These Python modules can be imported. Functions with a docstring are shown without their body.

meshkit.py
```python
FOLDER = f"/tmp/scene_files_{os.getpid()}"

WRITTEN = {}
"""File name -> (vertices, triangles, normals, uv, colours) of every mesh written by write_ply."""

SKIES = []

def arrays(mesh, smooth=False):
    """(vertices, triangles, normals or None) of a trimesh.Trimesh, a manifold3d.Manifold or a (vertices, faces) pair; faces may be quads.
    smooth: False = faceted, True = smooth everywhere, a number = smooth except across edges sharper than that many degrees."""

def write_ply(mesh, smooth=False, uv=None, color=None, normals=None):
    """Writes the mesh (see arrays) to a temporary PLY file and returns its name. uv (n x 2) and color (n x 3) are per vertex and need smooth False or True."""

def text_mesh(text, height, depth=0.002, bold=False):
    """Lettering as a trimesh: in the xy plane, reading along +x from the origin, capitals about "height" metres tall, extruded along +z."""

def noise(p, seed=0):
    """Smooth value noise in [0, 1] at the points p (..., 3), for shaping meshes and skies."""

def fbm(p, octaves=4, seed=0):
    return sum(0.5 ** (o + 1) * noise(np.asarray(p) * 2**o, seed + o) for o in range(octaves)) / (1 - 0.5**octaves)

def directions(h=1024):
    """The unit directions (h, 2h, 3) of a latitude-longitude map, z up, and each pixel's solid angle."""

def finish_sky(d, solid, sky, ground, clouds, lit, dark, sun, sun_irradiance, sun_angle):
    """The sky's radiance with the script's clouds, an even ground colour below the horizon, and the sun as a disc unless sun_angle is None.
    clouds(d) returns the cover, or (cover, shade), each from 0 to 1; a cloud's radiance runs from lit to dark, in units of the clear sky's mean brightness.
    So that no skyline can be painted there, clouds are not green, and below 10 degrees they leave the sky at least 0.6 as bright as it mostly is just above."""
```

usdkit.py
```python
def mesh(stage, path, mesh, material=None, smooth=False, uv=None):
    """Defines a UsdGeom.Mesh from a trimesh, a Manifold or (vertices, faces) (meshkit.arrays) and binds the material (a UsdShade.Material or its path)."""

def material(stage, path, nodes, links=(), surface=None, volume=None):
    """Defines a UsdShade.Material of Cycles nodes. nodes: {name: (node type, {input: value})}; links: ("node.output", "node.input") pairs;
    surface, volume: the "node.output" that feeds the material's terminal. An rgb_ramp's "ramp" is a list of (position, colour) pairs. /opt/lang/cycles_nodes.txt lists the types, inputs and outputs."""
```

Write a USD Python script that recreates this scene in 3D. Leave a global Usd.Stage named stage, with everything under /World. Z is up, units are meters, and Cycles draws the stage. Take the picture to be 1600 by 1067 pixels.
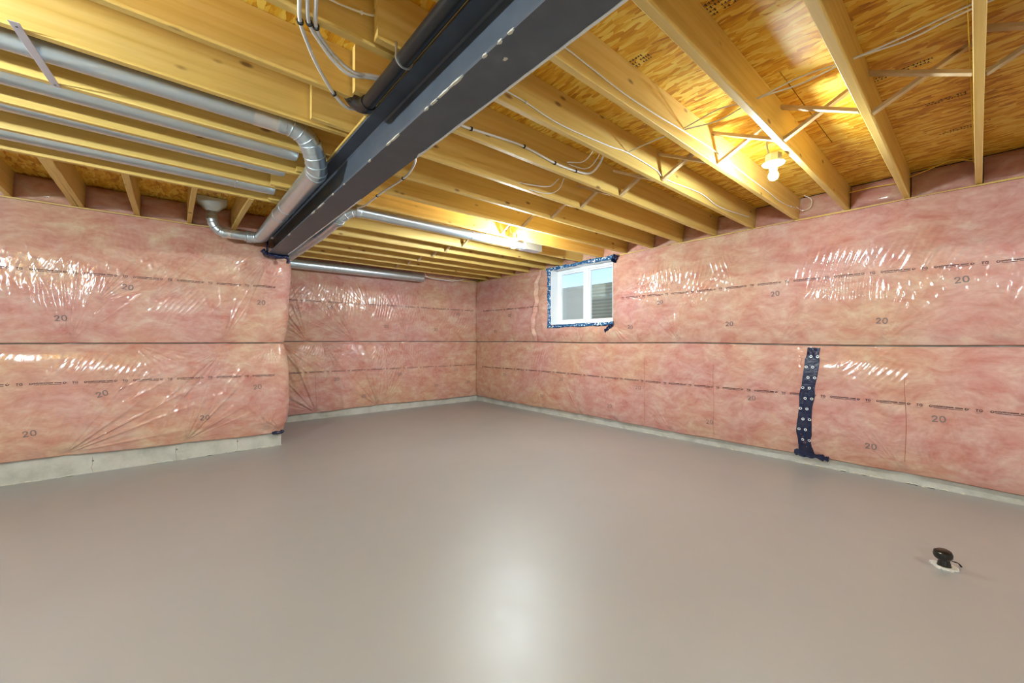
import math
import numpy as np
import trimesh
import shapely.geometry as sg
import usdkit, meshkit
from pxr import Usd, UsdGeom, UsdLux, UsdShade, Gf, Sdf

# ------------------------------------------------------------------ stage, camera, light
stage = Usd.Stage.CreateInMemory()
UsdGeom.SetStageUpAxis(stage, 'Z')
UsdGeom.SetStageMetersPerUnit(stage, 1.0)
UsdGeom.Xform.Define(stage, '/World')
UsdGeom.Scope.Define(stage, '/World/Looks')

YAW = 40.45
cam = UsdGeom.Camera.Define(stage, '/World/Camera')
cam.AddTranslateOp().Set(Gf.Vec3d(0, 0, 1.25))
cam.AddRotateZOp().Set(-YAW)
cam.AddRotateXOp().Set(90.0)
cam.CreateFocalLengthAttr(14.0)
cam.CreateHorizontalApertureAttr(36.0)
cam.CreateVerticalApertureAttr(24.0)
cam.CreateClippingRangeAttr(Gf.Vec2f(0.05, 500.0))
cam.CreateExposureAttr(0.0)

SKY_STRENGTH = 0.165
BULBS = {'near': 1200.0, 'far': 3300.0, 'left': 5400.0, 'fill_back_right': 1700.0, 'fill_back_left': 6200.0}    # bare bulbs: two in view, one left of frame, two added behind as fill
BULB_COLOR = (0.84, 1.0, 1.06)

dome = UsdLux.DomeLight.Define(stage, '/World/Sky')
dome.CreateIntensityAttr(1.0)
sky = usdkit.material(stage, '/World/Looks/sky', {
    'tc': ('texture_coordinate', {}),
    'sky': ('sky_texture', {'sky_type': 'multiple_scattering', 'sun_disc': False, 'sun_elevation': math.radians(38), 'sun_rotation': math.radians(150), 'air_density': 1.0, 'aerosol_density': 1.5}),
    'mp': ('mapping', {'scale': (1.5, 1.5, 5.0)}),
    'n': ('noise_texture', {'scale': 1.6, 'detail': 6, 'roughness': 0.6}),
    'r': ('rgb_ramp', {'ramp': [(0.44, (0, 0, 0)), (0.68, (1, 1, 1))]}),
    'mx': ('mix', {'color2': (4.2, 4.4, 4.7)}),
    'bg': ('background_shader', {'strength': SKY_STRENGTH}),
}, [('tc.generated', 'sky.vector'), ('tc.generated', 'mp.vector'), ('mp.vector', 'n.vector'), ('n.fac', 'r.fac'),
    ('r.color', 'mx.fac'), ('sky.color', 'mx.color1'), ('mx.color', 'bg.color')], surface='bg.background')
UsdShade.MaterialBindingAPI.Apply(dome.GetPrim()).Bind(sky)

# ------------------------------------------------------------------ materials
MATS = {}


def mat(name, nodes, links=(), surface='p.BSDF'):
    MATS[name] = usdkit.material(stage, '/World/Looks/' + name, nodes, links, surface=surface)


def plain(name, col, rough=0.5, metal=0.0, **kw):
    mat(name, {'p': ('principled_bsdf', dict(base_color=col, roughness=rough, metallic=metal, **kw))})


def wood(name, dark, mid, light, axis=0, bright=1.0):
    """Sawn softwood: grain runs along one axis, with knots and a tone of its own for each board."""
    g = [9.0, 26.0, 26.0]; g[0], g[axis] = g[axis], 0.9
    if axis != 0: g = [26.0, 26.0, 26.0]; g[axis] = 0.9
    k = [5.5, 5.5, 8.5]
    k[axis] = 3.6
    mat(name, {
        'geo': ('geometry', {}), 'oi': ('object_info', {}),
        'sc': ('vector_math', {'math_type': 'scale', 'vector1': (13.1, 7.3, 19.7)}),
        'ad': ('vector_math', {'math_type': 'add'}),
        'mg': ('mapping', {'scale': tuple(g)}),
        'ng': ('noise_texture', {'scale': 1.0, 'detail': 5, 'roughness': 0.6, 'distortion': 0.5}),
        'ml': ('mapping', {'scale': (1.2, 1.2, 1.2)}),
        'nl': ('noise_texture', {'scale': 1.0, 'detail': 2}),
        'mk': ('mapping', {'scale': tuple(k)}),
        'vk': ('voronoi_texture', {'scale': 1.0}),
        'rk': ('map_range', {'range_type': 'smoothstep', 'from_min': 0.05, 'from_max': 0.15, 'to_min': 0.85, 'to_max': 0.0, 'clamp': True}),
        'rg': ('rgb_ramp', {'ramp': [(0.25, dark), (0.5, mid), (0.75, light)]}),
        'tone': ('map_range', {'value': 0, 'from_min': 0, 'from_max': 1, 'to_min': 0.88 * bright, 'to_max': 1.1 * bright}),
        'hs': ('hsv', {}),
        'mixk': ('mix', {'color2': (0.20, 0.075, 0.02)}),
        'lo': ('mix', {'mix_type': 'multiply', 'fac': 0.55}),
        'rl': ('rgb_ramp', {'ramp': [(0.3, (0.80, 0.76, 0.70)), (0.6, (1, 1, 1))]}),
        'bm': ('bump', {'strength': 0.25, 'distance': 0.002}),
        'p': ('principled_bsdf', {'roughness': 0.48, 'specular_ior_level': 0.5}),
    }, [('oi.random', 'sc.scale'), ('geo.position', 'ad.vector1'), ('sc.vector', 'ad.vector2'),
        ('ad.vector', 'mg.vector'), ('mg.vector', 'ng.vector'), ('ng.fac', 'rg.fac'),
        ('ad.vector', 'mk.vector'), ('mk.vector', 'vk.vector'), ('vk.distance', 'rk.value'), ('rk.result', 'mixk.fac'),
        ('ad.vector', 'ml.vector'), ('ml.vector', 'nl.vector'), ('nl.fac', 'rl.fac'),
        ('rg.color', 'lo.color1'), ('rl.color', 'lo.color2'), ('oi.random', 'tone.value'), ('tone.result', 'hs.value'), ('lo.color', 'hs.color'),
        ('hs.color', 'mixk.color1'), ('mixk.color', 'p.base_color'), ('ng.fac', 'bm.height'), ('bm.normal', 'p.normal')])


wood('pine_x', (0.66, 0.41, 0.095), (0.78, 0.525, 0.145), (0.85, 0.61, 0.22), 0)
wood('pine_y', (0.66, 0.41, 0.095), (0.78, 0.525, 0.145), (0.85, 0.61, 0.22), 1)
wood('strip_wood', (0.55, 0.37, 0.18), (0.66, 0.47, 0.25), (0.76, 0.57, 0.34), 1)

mat('osb', {
    'geo': ('geometry', {}), 'oi': ('object_info', {}),
    'osc': ('vector_math', {'math_type': 'scale', 'vector1': (3.1, 5.3, 0.0)}),
    'ad': ('vector_math', {'math_type': 'add'}),
    'nw': ('noise_texture', {'scale': 7.0, 'detail': 3}),
    'wsc': ('vector_math', {'math_type': 'scale', 'scale': 0.05}),
    'ad2': ('vector_math', {'math_type': 'add'}),
    'm1': ('mapping', {'rotation': (0, 0, 0.12), 'scale': (44, 11, 0.01)}),
    'm2': ('mapping', {'rotation': (0, 0, 0.75), 'scale': (46, 13, 0.01), 'location': (3, 7, 0)}),
    'm3': ('mapping', {'rotation': (0, 0, -0.62), 'scale': (42, 12, 0.01), 'location': (9, 2, 0)}),
    'v1': ('voronoi_texture', {'scale': 1.0, 'dimensions': '2D'}), 'v2': ('voronoi_texture', {'scale': 1.0, 'dimensions': '2D'}), 'v3': ('voronoi_texture', {'scale': 1.0, 'dimensions': '2D'}),
    's1': ('separate_color', {}), 's2': ('separate_color', {}), 's3': ('separate_color', {}),
    'g2': ('math', {'math_type': 'greater_than', 'value2': 0.5}), 'g3': ('math', {'math_type': 'greater_than', 'value2': 0.64}),
    'mx1': ('mix_float', {}), 'mx2': ('mix_float', {}),
    'mf': ('mapping', {'scale': (150, 14, 1)}), 'nf': ('noise_texture', {'scale': 1.0, 'detail': 3}),
    'nb': ('noise_texture', {'scale': 2.2, 'detail': 2}),
    'a1': ('math', {'math_type': 'multiply_add', 'value2': 0.62}), 'a2': ('math', {'math_type': 'multiply_add', 'value2': 0.5, 'value3': -0.10}), 'a3': ('math', {'math_type': 'multiply_add', 'value2': 0.5}),
    'sub': ('math', {'math_type': 'subtract', 'value2': 0.42}),
    'r': ('rgb_ramp', {'ramp': [(0.06, (0.13, 0.034, 0.002)), (0.30, (0.42, 0.150, 0.007)), (0.50, (0.64, 0.285, 0.014)), (0.72, (0.78, 0.42, 0.030)), (0.95, (0.86, 0.60, 0.11))]}),
    'bm': ('bump', {'strength': 0.5, 'distance': 0.003}),
    'p': ('principled_bsdf', {'roughness': 0.5, 'specular_ior_level': 0.35}),
}, [('oi.random', 'osc.scale'), ('geo.position', 'ad.vector1'), ('osc.vector', 'ad.vector2'),
    ('geo.position', 'nw.vector'), ('nw.color', 'wsc.vector1'), ('ad.vector', 'ad2.vector1'), ('wsc.vector', 'ad2.vector2'),
    ('ad2.vector', 'm1.vector'), ('ad2.vector', 'm2.vector'), ('ad2.vector', 'm3.vector'), ('m1.vector', 'v1.vector'), ('m2.vector', 'v2.vector'), ('m3.vector', 'v3.vector'),
    ('v1.color', 's1.color'), ('v2.color', 's2.color'), ('v3.color', 's3.color'), ('s2.g', 'g2.value1'), ('s3.g', 'g3.value1'),
    ('s1.r', 'mx1.a'), ('s2.r', 'mx1.b'), ('g2.value', 'mx1.fac'), ('mx1.result', 'mx2.a'), ('s3.r', 'mx2.b'), ('g3.value', 'mx2.fac'),
    ('geo.position', 'mf.vector'), ('mf.vector', 'nf.vector'), ('geo.position', 'nb.vector'),
    ('mx2.result', 'a1.value1'), ('nf.fac', 'a2.value1'), ('a2.value', 'a1.value3'), ('nb.fac', 'a3.value1'), ('a1.value', 'a3.value3'), ('a3.value', 'r.fac'),
    ('r.color', 'p.base_color'), ('mx2.result', 'bm.height'), ('bm.normal', 'p.normal')])

# pink glass-fibre behind clear film: the film is the clear coat, its creases are geometry plus a fine bump
mat('insulation', {
    'geo': ('geometry', {}),
    'nw': ('noise_texture', {'scale': 2.6, 'detail': 2}), 'wsc': ('vector_math', {'math_type': 'scale', 'scale': 0.2}), 'ad': ('vector_math', {'math_type': 'add'}),
    'm1': ('mapping', {'scale': (3.4, 3.4, 6.5)}), 'n1': ('noise_texture', {'scale': 1.3, 'detail': 7, 'roughness': 0.66, 'distortion': 0.35}),
    'm2': ('mapping', {'scale': (14.0, 14.0, 30.0)}), 'n2': ('noise_texture', {'scale': 1.0, 'detail': 4, 'roughness': 0.6, 'distortion': 0.6}),
    'n3': ('noise_texture', {'scale': 1.1, 'detail': 3}),
    'r1': ('rgb_ramp', {'ramp': [(0.26, (0.53, 0.20, 0.155)), (0.42, (0.60, 0.31, 0.242)), (0.56, (0.645, 0.395, 0.31)), (0.72, (0.69, 0.51, 0.40))]}),
    'r2': ('rgb_ramp', {'ramp': [(0.3, (0.82, 0.74, 0.70)), (0.6, (1, 1, 1))]}),
    'r3': ('rgb_ramp', {'ramp': [(0.38, (0.98, 0.90, 1.0)), (0.62, (1.0, 1.0, 0.88))]}),
    'mu': ('mix', {'mix_type': 'multiply', 'fac': 0.6}), 'mu2': ('mix', {'mix_type': 'multiply', 'fac': 1.0}),
    'mb': ('mapping', {'scale': (22, 22, 5)}), 'nb': ('noise_texture', {'scale': 1.0, 'detail': 2, 'roughness': 0.5, 'distortion': 0.4}),
    'bm': ('bump', {'strength': 0.13, 'distance': 0.008}),
    'p': ('principled_bsdf', {'roughness': 0.75, 'specular_ior_level': 0.2, 'coat_weight': 0.9, 'coat_roughness': 0.075, 'coat_ior': 1.5, 'sheen_weight': 0.0}),
}, [('geo.position', 'nw.vector'), ('nw.color', 'wsc.vector1'), ('geo.position', 'ad.vector1'), ('wsc.vector', 'ad.vector2'),
    ('ad.vector', 'm1.vector'), ('m1.vector', 'n1.vector'), ('ad.vector', 'm2.vector'), ('m2.vector', 'n2.vector'), ('geo.position', 'n3.vector'),
    ('n1.fac', 'r1.fac'), ('n2.fac', 'r2.fac'), ('n3.fac', 'r3.fac'), ('r1.color', 'mu.color1'), ('r2.color', 'mu.color2'), ('mu.color', 'mu2.color1'), ('r3.color', 'mu2.color2'),
    ('mu2.color', 'p.base_color'), ('geo.position', 'mb.vector'), ('mb.vector', 'nb.vector'), ('nb.fac', 'bm.height'), ('bm.normal', 'p.coat_normal')])

mat('floor_concrete', {
    'geo': ('geometry', {}), 'n1': ('noise_texture', {'scale': 0.8, 'detail': 4, 'distortion': 0.6}), 'n2': ('noise_texture', {'scale': 3.0, 'detail': 5, 'distortion': 1.5}),
    'mv': ('mapping', {'rotation': (0, 0, 0.6), 'scale': (1.3, 0.9, 1)}), 'nv': ('noise_texture', {'scale': 1.5, 'detail': 2}), 'vs': ('vector_math', {'math_type': 'scale', 'scale': 0.6}), 'va': ('vector_math', {'math_type': 'add'}),
    'v': ('voronoi_texture', {'scale': 1.6, 'metric': 'manhattan'}), 'sv': ('separate_color', {}),
    'r': ('rgb_ramp', {'ramp': [(0.3, (0.335, 0.332, 0.330)), (0.7, (0.360, 0.357, 0.355))]}),
    'rr': ('map_range', {'from_min': 0.3, 'from_max': 0.7, 'to_min': 0.40, 'to_max': 0.45}),
    'ra': ('math', {'math_type': 'multiply_add', 'value2': 0.035}),
    'bm': ('bump', {'strength': 0.06, 'distance': 0.004}),
    'p': ('principled_bsdf', {'specular_ior_level': 0.9, 'coat_weight': 0.8, 'coat_roughness': 0.48, 'coat_ior': 1.6}),
}, [('geo.position', 'n1.vector'), ('geo.position', 'n2.vector'), ('n1.fac', 'r.fac'), ('r.color', 'p.base_color'),
    ('geo.position', 'mv.vector'), ('geo.position', 'nv.vector'), ('nv.color', 'vs.vector1'), ('mv.vector', 'va.vector1'), ('vs.vector', 'va.vector2'), ('va.vector', 'v.vector'), ('v.color', 'sv.color'),
    ('n2.fac', 'rr.value'), ('sv.r', 'ra.value1'), ('rr.result', 'ra.value3'), ('ra.value', 'p.roughness'), ('n2.fac', 'bm.height'), ('bm.normal', 'p.normal')])

mat('wall_concrete', {
    'geo': ('geometry', {}), 'n1': ('noise_texture', {'scale': 5.0, 'detail': 6, 'roughness': 0.65}),
    'r': ('rgb_ramp', {'ramp': [(0.3, (0.40, 0.39, 0.34)), (0.5, (0.52, 0.50, 0.45)), (0.75, (0.62, 0.60, 0.55))]}),
    'bm': ('bump', {'strength': 0.3, 'distance': 0.005}), 'p': ('principled_bsdf', {'roughness': 0.85, 'specular_ior_level': 0.2}),
}, [('geo.position', 'n1.vector'), ('n1.fac', 'r.fac'), ('r.color', 'p.base_color'), ('n1.fac', 'bm.height'), ('bm.normal', 'p.normal')])

mat('galvanized', {
    'geo': ('geometry', {}), 'n': ('noise_texture', {'scale': 9.0, 'detail': 2}),
    'r': ('rgb_ramp', {'ramp': [(0.3, (0.58, 0.655, 0.71)), (0.7, (0.64, 0.71, 0.76))]}),
    'p': ('principled_bsdf', {'metallic': 0.88, 'roughness': 0.33}),
}, [('geo.position', 'n.vector'), ('n.fac', 'r.fac'), ('r.color', 'p.base_color')])

mat('foil_tape', {
    'geo': ('geometry', {}), 'n': ('noise_texture', {'scale': 60.0, 'detail': 2}), 'bm': ('bump', {'strength': 0.4, 'distance': 0.002}),
    'p': ('principled_bsdf', {'base_color': (0.80, 0.81, 0.82), 'metallic': 0.9, 'roughness': 0.28}),
}, [('geo.position', 'n.vector'), ('n.fac', 'bm.height'), ('bm.normal', 'p.normal')])

mat('steel_paint', {
    'geo': ('geometry', {}), 'n': ('noise_texture', {'scale': 6.0, 'detail': 6, 'roughness': 0.6}),
    'r': ('rgb_ramp', {'ramp': [(0.3, (0.070, 0.082, 0.105)), (0.6, (0.090, 0.104, 0.130)), (0.8, (0.12, 0.132, 0.155))]}),
    'p': ('principled_bsdf', {'roughness': 0.45, 'specular_ior_level': 0.45}),
}, [('geo.position', 'n.vector'), ('n.fac', 'r.fac'), ('r.color', 'p.base_color')])

mat('blue_tape', {
    'geo': ('geometry', {}), 'n': ('noise_texture', {'scale': 38.0, 'detail': 3, 'distortion': 0.8}), 'bm': ('bump', {'strength': 0.8, 'distance': 0.006}),
    'p': ('principled_bsdf', {'base_color': (0.004, 0.009, 0.046), 'roughness': 0.22, 'specular_ior_level': 0.6}),
}, [('geo.position', 'n.vector'), ('n.fac', 'bm.height'), ('bm.normal', 'p.normal')])
mat('window_tape', {
    'geo': ('geometry', {}), 'n': ('noise_texture', {'scale': 30.0, 'detail': 3, 'distortion': 0.8}), 'bm': ('bump', {'strength': 0.8, 'distance': 0.006}),
    'r': ('rgb_ramp', {'ramp': [(0.40, (0.01, 0.07, 0.20)), (0.56, (0.03, 0.16, 0.34)), (0.62, (0.75, 0.78, 0.80))]}),
    'p': ('principled_bsdf', {'roughness': 0.25, 'specular_ior_level': 0.6}),
}, [('geo.position', 'n.vector'), ('n.fac', 'bm.height'), ('bm.normal', 'p.normal'), ('n.fac', 'r.fac'), ('r.color', 'p.base_color')])

plain('white_plastic', (0.80, 0.80, 0.78), 0.35)
plain('pex_white', (0.78, 0.74, 0.70), 0.35)
plain('cable_white', (0.84, 0.82, 0.78), 0.4)
plain('cable_yellow', (0.75, 0.48, 0.03), 0.45)
plain('black_plastic', (0.012, 0.012, 0.013), 0.3)
plain('clip_black', (0.015, 0.015, 0.016), 0.4)
plain('vinyl_white', (0.86, 0.87, 0.88), 0.3)
plain('porcelain', (0.85, 0.84, 0.80), 0.2)
plain('steel_box', (0.62, 0.62, 0.60), 0.35, 0.9)
plain('print_ink', (0.085, 0.022, 0.022), 0.5)
plain('stamp_ink', (0.22, 0.15, 0.14), 0.6)
plain('strap_metal', (0.62, 0.60, 0.66), 0.4, 0.2)
plain('seam_red', (0.42, 0.12, 0.07), 0.7)
plain('joint_grey', (0.20, 0.19, 0.17), 0.9)
plain('dark_gap', (0.05, 0.05, 0.06), 0.8)
plain('chip_white', (0.62, 0.60, 0.52), 0.7)
plain('ink_black', (0.13, 0.075, 0.03), 0.7)
plain('dot_white', (0.66, 0.68, 0.72), 0.4)
plain('cap_dark', (0.014, 0.011, 0.008), 0.22)
plain('paper_white', (0.78, 0.75, 0.70), 0.8)
plain('poly_white', (0.80, 0.80, 0.82), 0.25)
plain('grass', (0.10, 0.16, 0.04), 0.9)
plain('well_metal', (0.78, 0.73, 0.58), 0.55, 0.0)
plain('nail_grey', (0.12, 0.10, 0.09), 0.5, 0.7)
plain('brick_out', (0.4, 0.3, 0.25), 0.8)
for _n, _s in BULBS.items():
    mat('bulb_' + _n, {'e': ('emission', {'color': BULB_COLOR, 'strength': _s})}, surface='e.emission')
mat('pane_glass', {'lw': ('layer_weight', {'blend': 0.5}), 'pw': ('math', {'math_type': 'power', 'value2': 5.0}), 'f': ('math', {'math_type': 'multiply_add', 'value2': 0.92, 'value3': 0.03}), 't': ('transparent_bsdf', {'color': (0.95, 0.97, 0.97)}), 'g': ('glossy_bsdf', {'roughness': 0.0, 'color': (1, 1, 1)}), 'm': ('mix_closure', {})},
    [('lw.facing', 'pw.value1'), ('pw.value', 'f.value1'), ('f.value', 'm.fac'), ('t.BSDF', 'm.closure1'), ('g.BSDF', 'm.closure2')], surface='m.closure')
mat('screen_mesh', {'t': ('transparent_bsdf', {'color': (1, 1, 1)}), 'g': ('diffuse_bsdf', {'color': (0.62, 0.62, 0.63)}), 'm': ('mix_closure', {'fac': 0.6})},
    [('t.BSDF', 'm.closure1'), ('g.BSDF', 'm.closure2')], surface='m.closure')

# ------------------------------------------------------------------ helpers
used = {}
SMALL = 30


def numbered(parent, name):
    k = (parent, name)
    n = used.get(k, 0)
    used[k] = n + 1
    return f'{parent}/{name}' + (f'_{n:03d}' if n else '')


def tag(p, label=None, cat=None, group=None, kind=None):
    p = p.GetPrim() if hasattr(p, 'GetPrim') else p
    for k, v in (('label', label), ('category', cat), ('group', group), ('kind', kind)):
        if v:
            p.SetCustomDataByKey(k, v)
    return p


LOC = {}


def thing(name, label, cat, loc=(0, 0, 0), group=None, kind=None):
    path = numbered('/World', name)
    x = UsdGeom.Xform.Define(stage, path)
    x.AddTranslateOp().Set(Gf.Vec3d(*map(float, loc)))
    LOC[path] = np.asarray(loc, float)
    return tag(x, label, cat, group, kind)


def obj(name, mesh, m, parent=None, smooth=30, label=None, cat=None, group=None, kind=None):
    """One Mesh prim, in world coordinates, under parent or under /World."""
    pp = '/World' if parent is None else str(parent.GetPath())
    path = numbered(pp, name)
    root = '/'.join(pp.split('/')[:3])
    if isinstance(mesh, (list,)):
        mesh = cat_(mesh)
    if isinstance(mesh, trimesh.Trimesh):
        v, f = np.array(mesh.vertices), np.array(mesh.faces)
    else:
        v, f = np.asarray(mesh[0], float), np.asarray(mesh[1])
    if root in LOC:
        v = v - LOC[root]
    q = usdkit.mesh(stage, path, (v, f), MATS[m], smooth=smooth)
    return tag(q, label, cat, group, kind)


def cat_(ms):
    return trimesh.util.concatenate([m if isinstance(m, trimesh.Trimesh) else trimesh.Trimesh(np.asarray(m[0]), tri(m[1]), process=False) for m in ms])


def tri(f):
    f = np.asarray(f)
    return np.vstack([f[:, [0, 1, 2]], f[:, [0, 2, 3]]]) if f.shape[1] == 4 else f


def box(x0, y0, z0, x1, y1, z1):
    m = trimesh.creation.box([x1 - x0, y1 - y0, z1 - z0])
    m.apply_translation([(x0 + x1) / 2, (y0 + y1) / 2, (z0 + z1) / 2])
    return m


def cbox(x0, y0, z0, x1, y1, z1, c=0.003):
    """A box whose edges are chamfered by c."""
    lo, hi = np.array([x0, y0, z0], float), np.array([x1, y1, z1], float)
    pts = []
    for s in np.ndindex(2, 2, 2):
        corner = np.where(s, hi, lo)
        inw = np.where(s, -1, 1) * c
        for k in range(3):
            q = corner + inw
            q[k] = corner[k]
            pts.append(q)
    return trimesh.convex.convex_hull(np.array(pts))


def spline(pts, n=8):
    p = np.asarray(pts, float)
    if len(p) < 3:
        return p
    e = np.vstack([2 * p[0] - p[1], p, 2 * p[-1] - p[-2]])
    out = []
    for i in range(1, len(e) - 2):
        t = np.linspace(0, 1, n, endpoint=False)[:, None]
        a, b, c, d = e[i - 1], e[i], e[i + 1], e[i + 2]
        out.append(0.5 * (2 * b + (c - a) * t + (2 * a - 5 * b + 4 * c - d) * t ** 2 + (3 * b - a - 3 * c + d) * t ** 3))
    return np.vstack(out + [p[-1:]])


def tube(pts, r, sides=16, cap=True, flat=None):
    """Sweep a circle (or an ellipse r x flat) along the polyline."""
    p = np.asarray(pts, float)
    t = np.gradient(p, axis=0)
    t /= np.linalg.norm(t, axis=1, keepdims=True) + 1e-12
    up = np.array([0, 0, 1.0]) if abs(t[0, 2]) < 0.9 else np.array([1.0, 0, 0])
    a = np.cross(t[0], up); a /= np.linalg.norm(a)
    A = []
    for i in range(len(p)):
        a = a - t[i] * (a @ t[i]); a /= np.linalg.norm(a)
        A.append(a)
    A = np.array(A); B = np.cross(t, A)
    ang = np.arange(sides) * 2 * np.pi / sides
    rr = np.broadcast_to(r, (len(p),))
    rb = rr if flat is None else np.broadcast_to(flat, (len(p),))
    v = p[:, None] + rr[:, None, None] * np.cos(ang)[None, :, None] * A[:, None] + rb[:, None, None] * np.sin(ang)[None, :, None] * B[:, None]
    i, j = np.meshgrid(np.arange(len(p) - 1), np.arange(sides), indexing='ij')
    q = np.stack([i * sides + j, i * sides + (j + 1) % sides, (i + 1) * sides + (j + 1) % sides, (i + 1) * sides + j], -1).reshape(-1, 4)
    v = v.reshape(-1, 3); f = tri(q)
    if cap:
        n = len(v)
        v = np.vstack([v, p[0], p[-1]])
        k = np.arange(sides); L = (len(p) - 1) * sides
        f = np.vstack([f, np.stack([np.full(sides, n), (k + 1) % sides, k], 1), np.stack([np.full(sides, n + 1), L + k, L + (k + 1) % sides], 1)])
    return trimesh.Trimesh(v, f, process=False)


def lathe(profile, center, axis=(0, 0, 1), sections=32):
    m = trimesh.creation.revolve(np.asarray(profile, float), sections=sections)
    R = trimesh.geometry.align_vectors([0, 0, 1], axis)
    m.apply_transform(R); m.apply_translation(center)
    return m


def extrude(poly, h):
    return trimesh.creation.extrude_polygon(poly, h, engine='earcut')


def bar(p, q, w, t, side):
    """A straight stick from p to q: w wide along side, t thick."""
    p, q, side = (np.asarray(a, float) for a in (p, q, side))
    d = (q - p); L = np.linalg.norm(d); d /= L
    s = side - d * (side @ d); s /= np.linalg.norm(s)
    n = np.cross(d, s)
    c = 0.0015
    m = cbox(-w / 2, -t / 2, 0, w / 2, t / 2, L, c)
    M = np.eye(4); M[:3, 0], M[:3, 1], M[:3, 2], M[:3, 3] = s, n, d, p
    m.apply_transform(M)
    return m


# ------------------------------------------------------------------ dimensions
CAMZ = 1.25
JB = 2.515            # underside of the joists
JT = 2.75             # underside of the subfloor
XR, YB, YL, XL = 4.93, 6.93, 5.48, 1.0      # right wall, back wall, projecting left wall and its end
X0, Y0 = -4.6, -4.6
JE = lambda i: 0.017 + 0.412 * i             # far face of the i-th joist on the right of the beam
ORD = ['first', 'second', 'third', 'fourth', 'fifth', 'sixth', 'seventh', 'eighth', 'ninth', 'tenth', 'eleventh', 'twelfth', 'thirteenth', 'fourteenth', 'fifteenth', 'sixteenth', 'seventeenth', 'eighteenth']
rng = np.random.default_rng(7)

# ------------------------------------------------------------------ structure
obj('floor', box(X0 - 0.3, Y0 - 0.3, -0.12, XR + 0.25, YB + 0.25, 0.0), 'floor_concrete', smooth=False, label='smooth grey poured concrete basement floor', kind='structure')
# concrete walls; only a low strip of them shows under the insulation
WY0, WY1, WZ0, WZ1 = 3.46, 4.72, 1.53, 2.475      # window opening
WT = 2.475
obj('wall_right', cat_([box(XR, Y0 - 0.25, 0, XR + 0.25, WY0, WT), box(XR, WY1, 0, XR + 0.25, YB + 0.25, WT), box(XR, WY0, 0, XR + 0.25, WY1, WZ0)]), 'wall_concrete', smooth=False,
    label='poured concrete foundation wall behind the right-hand pink insulation', kind='structure')
obj('wall_back', box(XL - 0.2, YB, 0, XR, YB + 0.25, WT), 'wall_concrete', smooth=False, label='poured concrete foundation wall behind the insulation at the far end', kind='structure')
wl = thing('wall_left', 'concrete foundation wall that projects under the beam on the left', None, kind='structure')
obj('wall_face', cat_([box(X0 - 0.25, YL, 0, XL, YL + 0.25, WT)]), 'wall_concrete', wl, smooth=False)
obj('wall_end', box(XL - 0.25, YL + 0.25, 0, XL, YB, WT), 'wall_concrete', smooth=False, label='concrete wall running back from the projecting corner to the far wall', kind='structure')
r = np.random.default_rng(3)
for x in (-0.58, 0.03, 0.56):       # form-tie marks and joint lines on the bare concrete strip
    z = [0.0, 0.045, 0.09, 0.15]
    obj('form_joint', tube([(x + r.normal(0, 0.002), YL - 0.001, q) for q in z], 0.0012, 6), 'joint_grey', wl)
    obj('tie_hole', lathe([(0, 0), (0.006, 0), (0.008, 0.003), (0.006, 0.005), (0, 0.003)], (x + 0.004, YL - 0.002, 0.115), (0, -1, 0), 12), 'joint_grey', wl)
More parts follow.
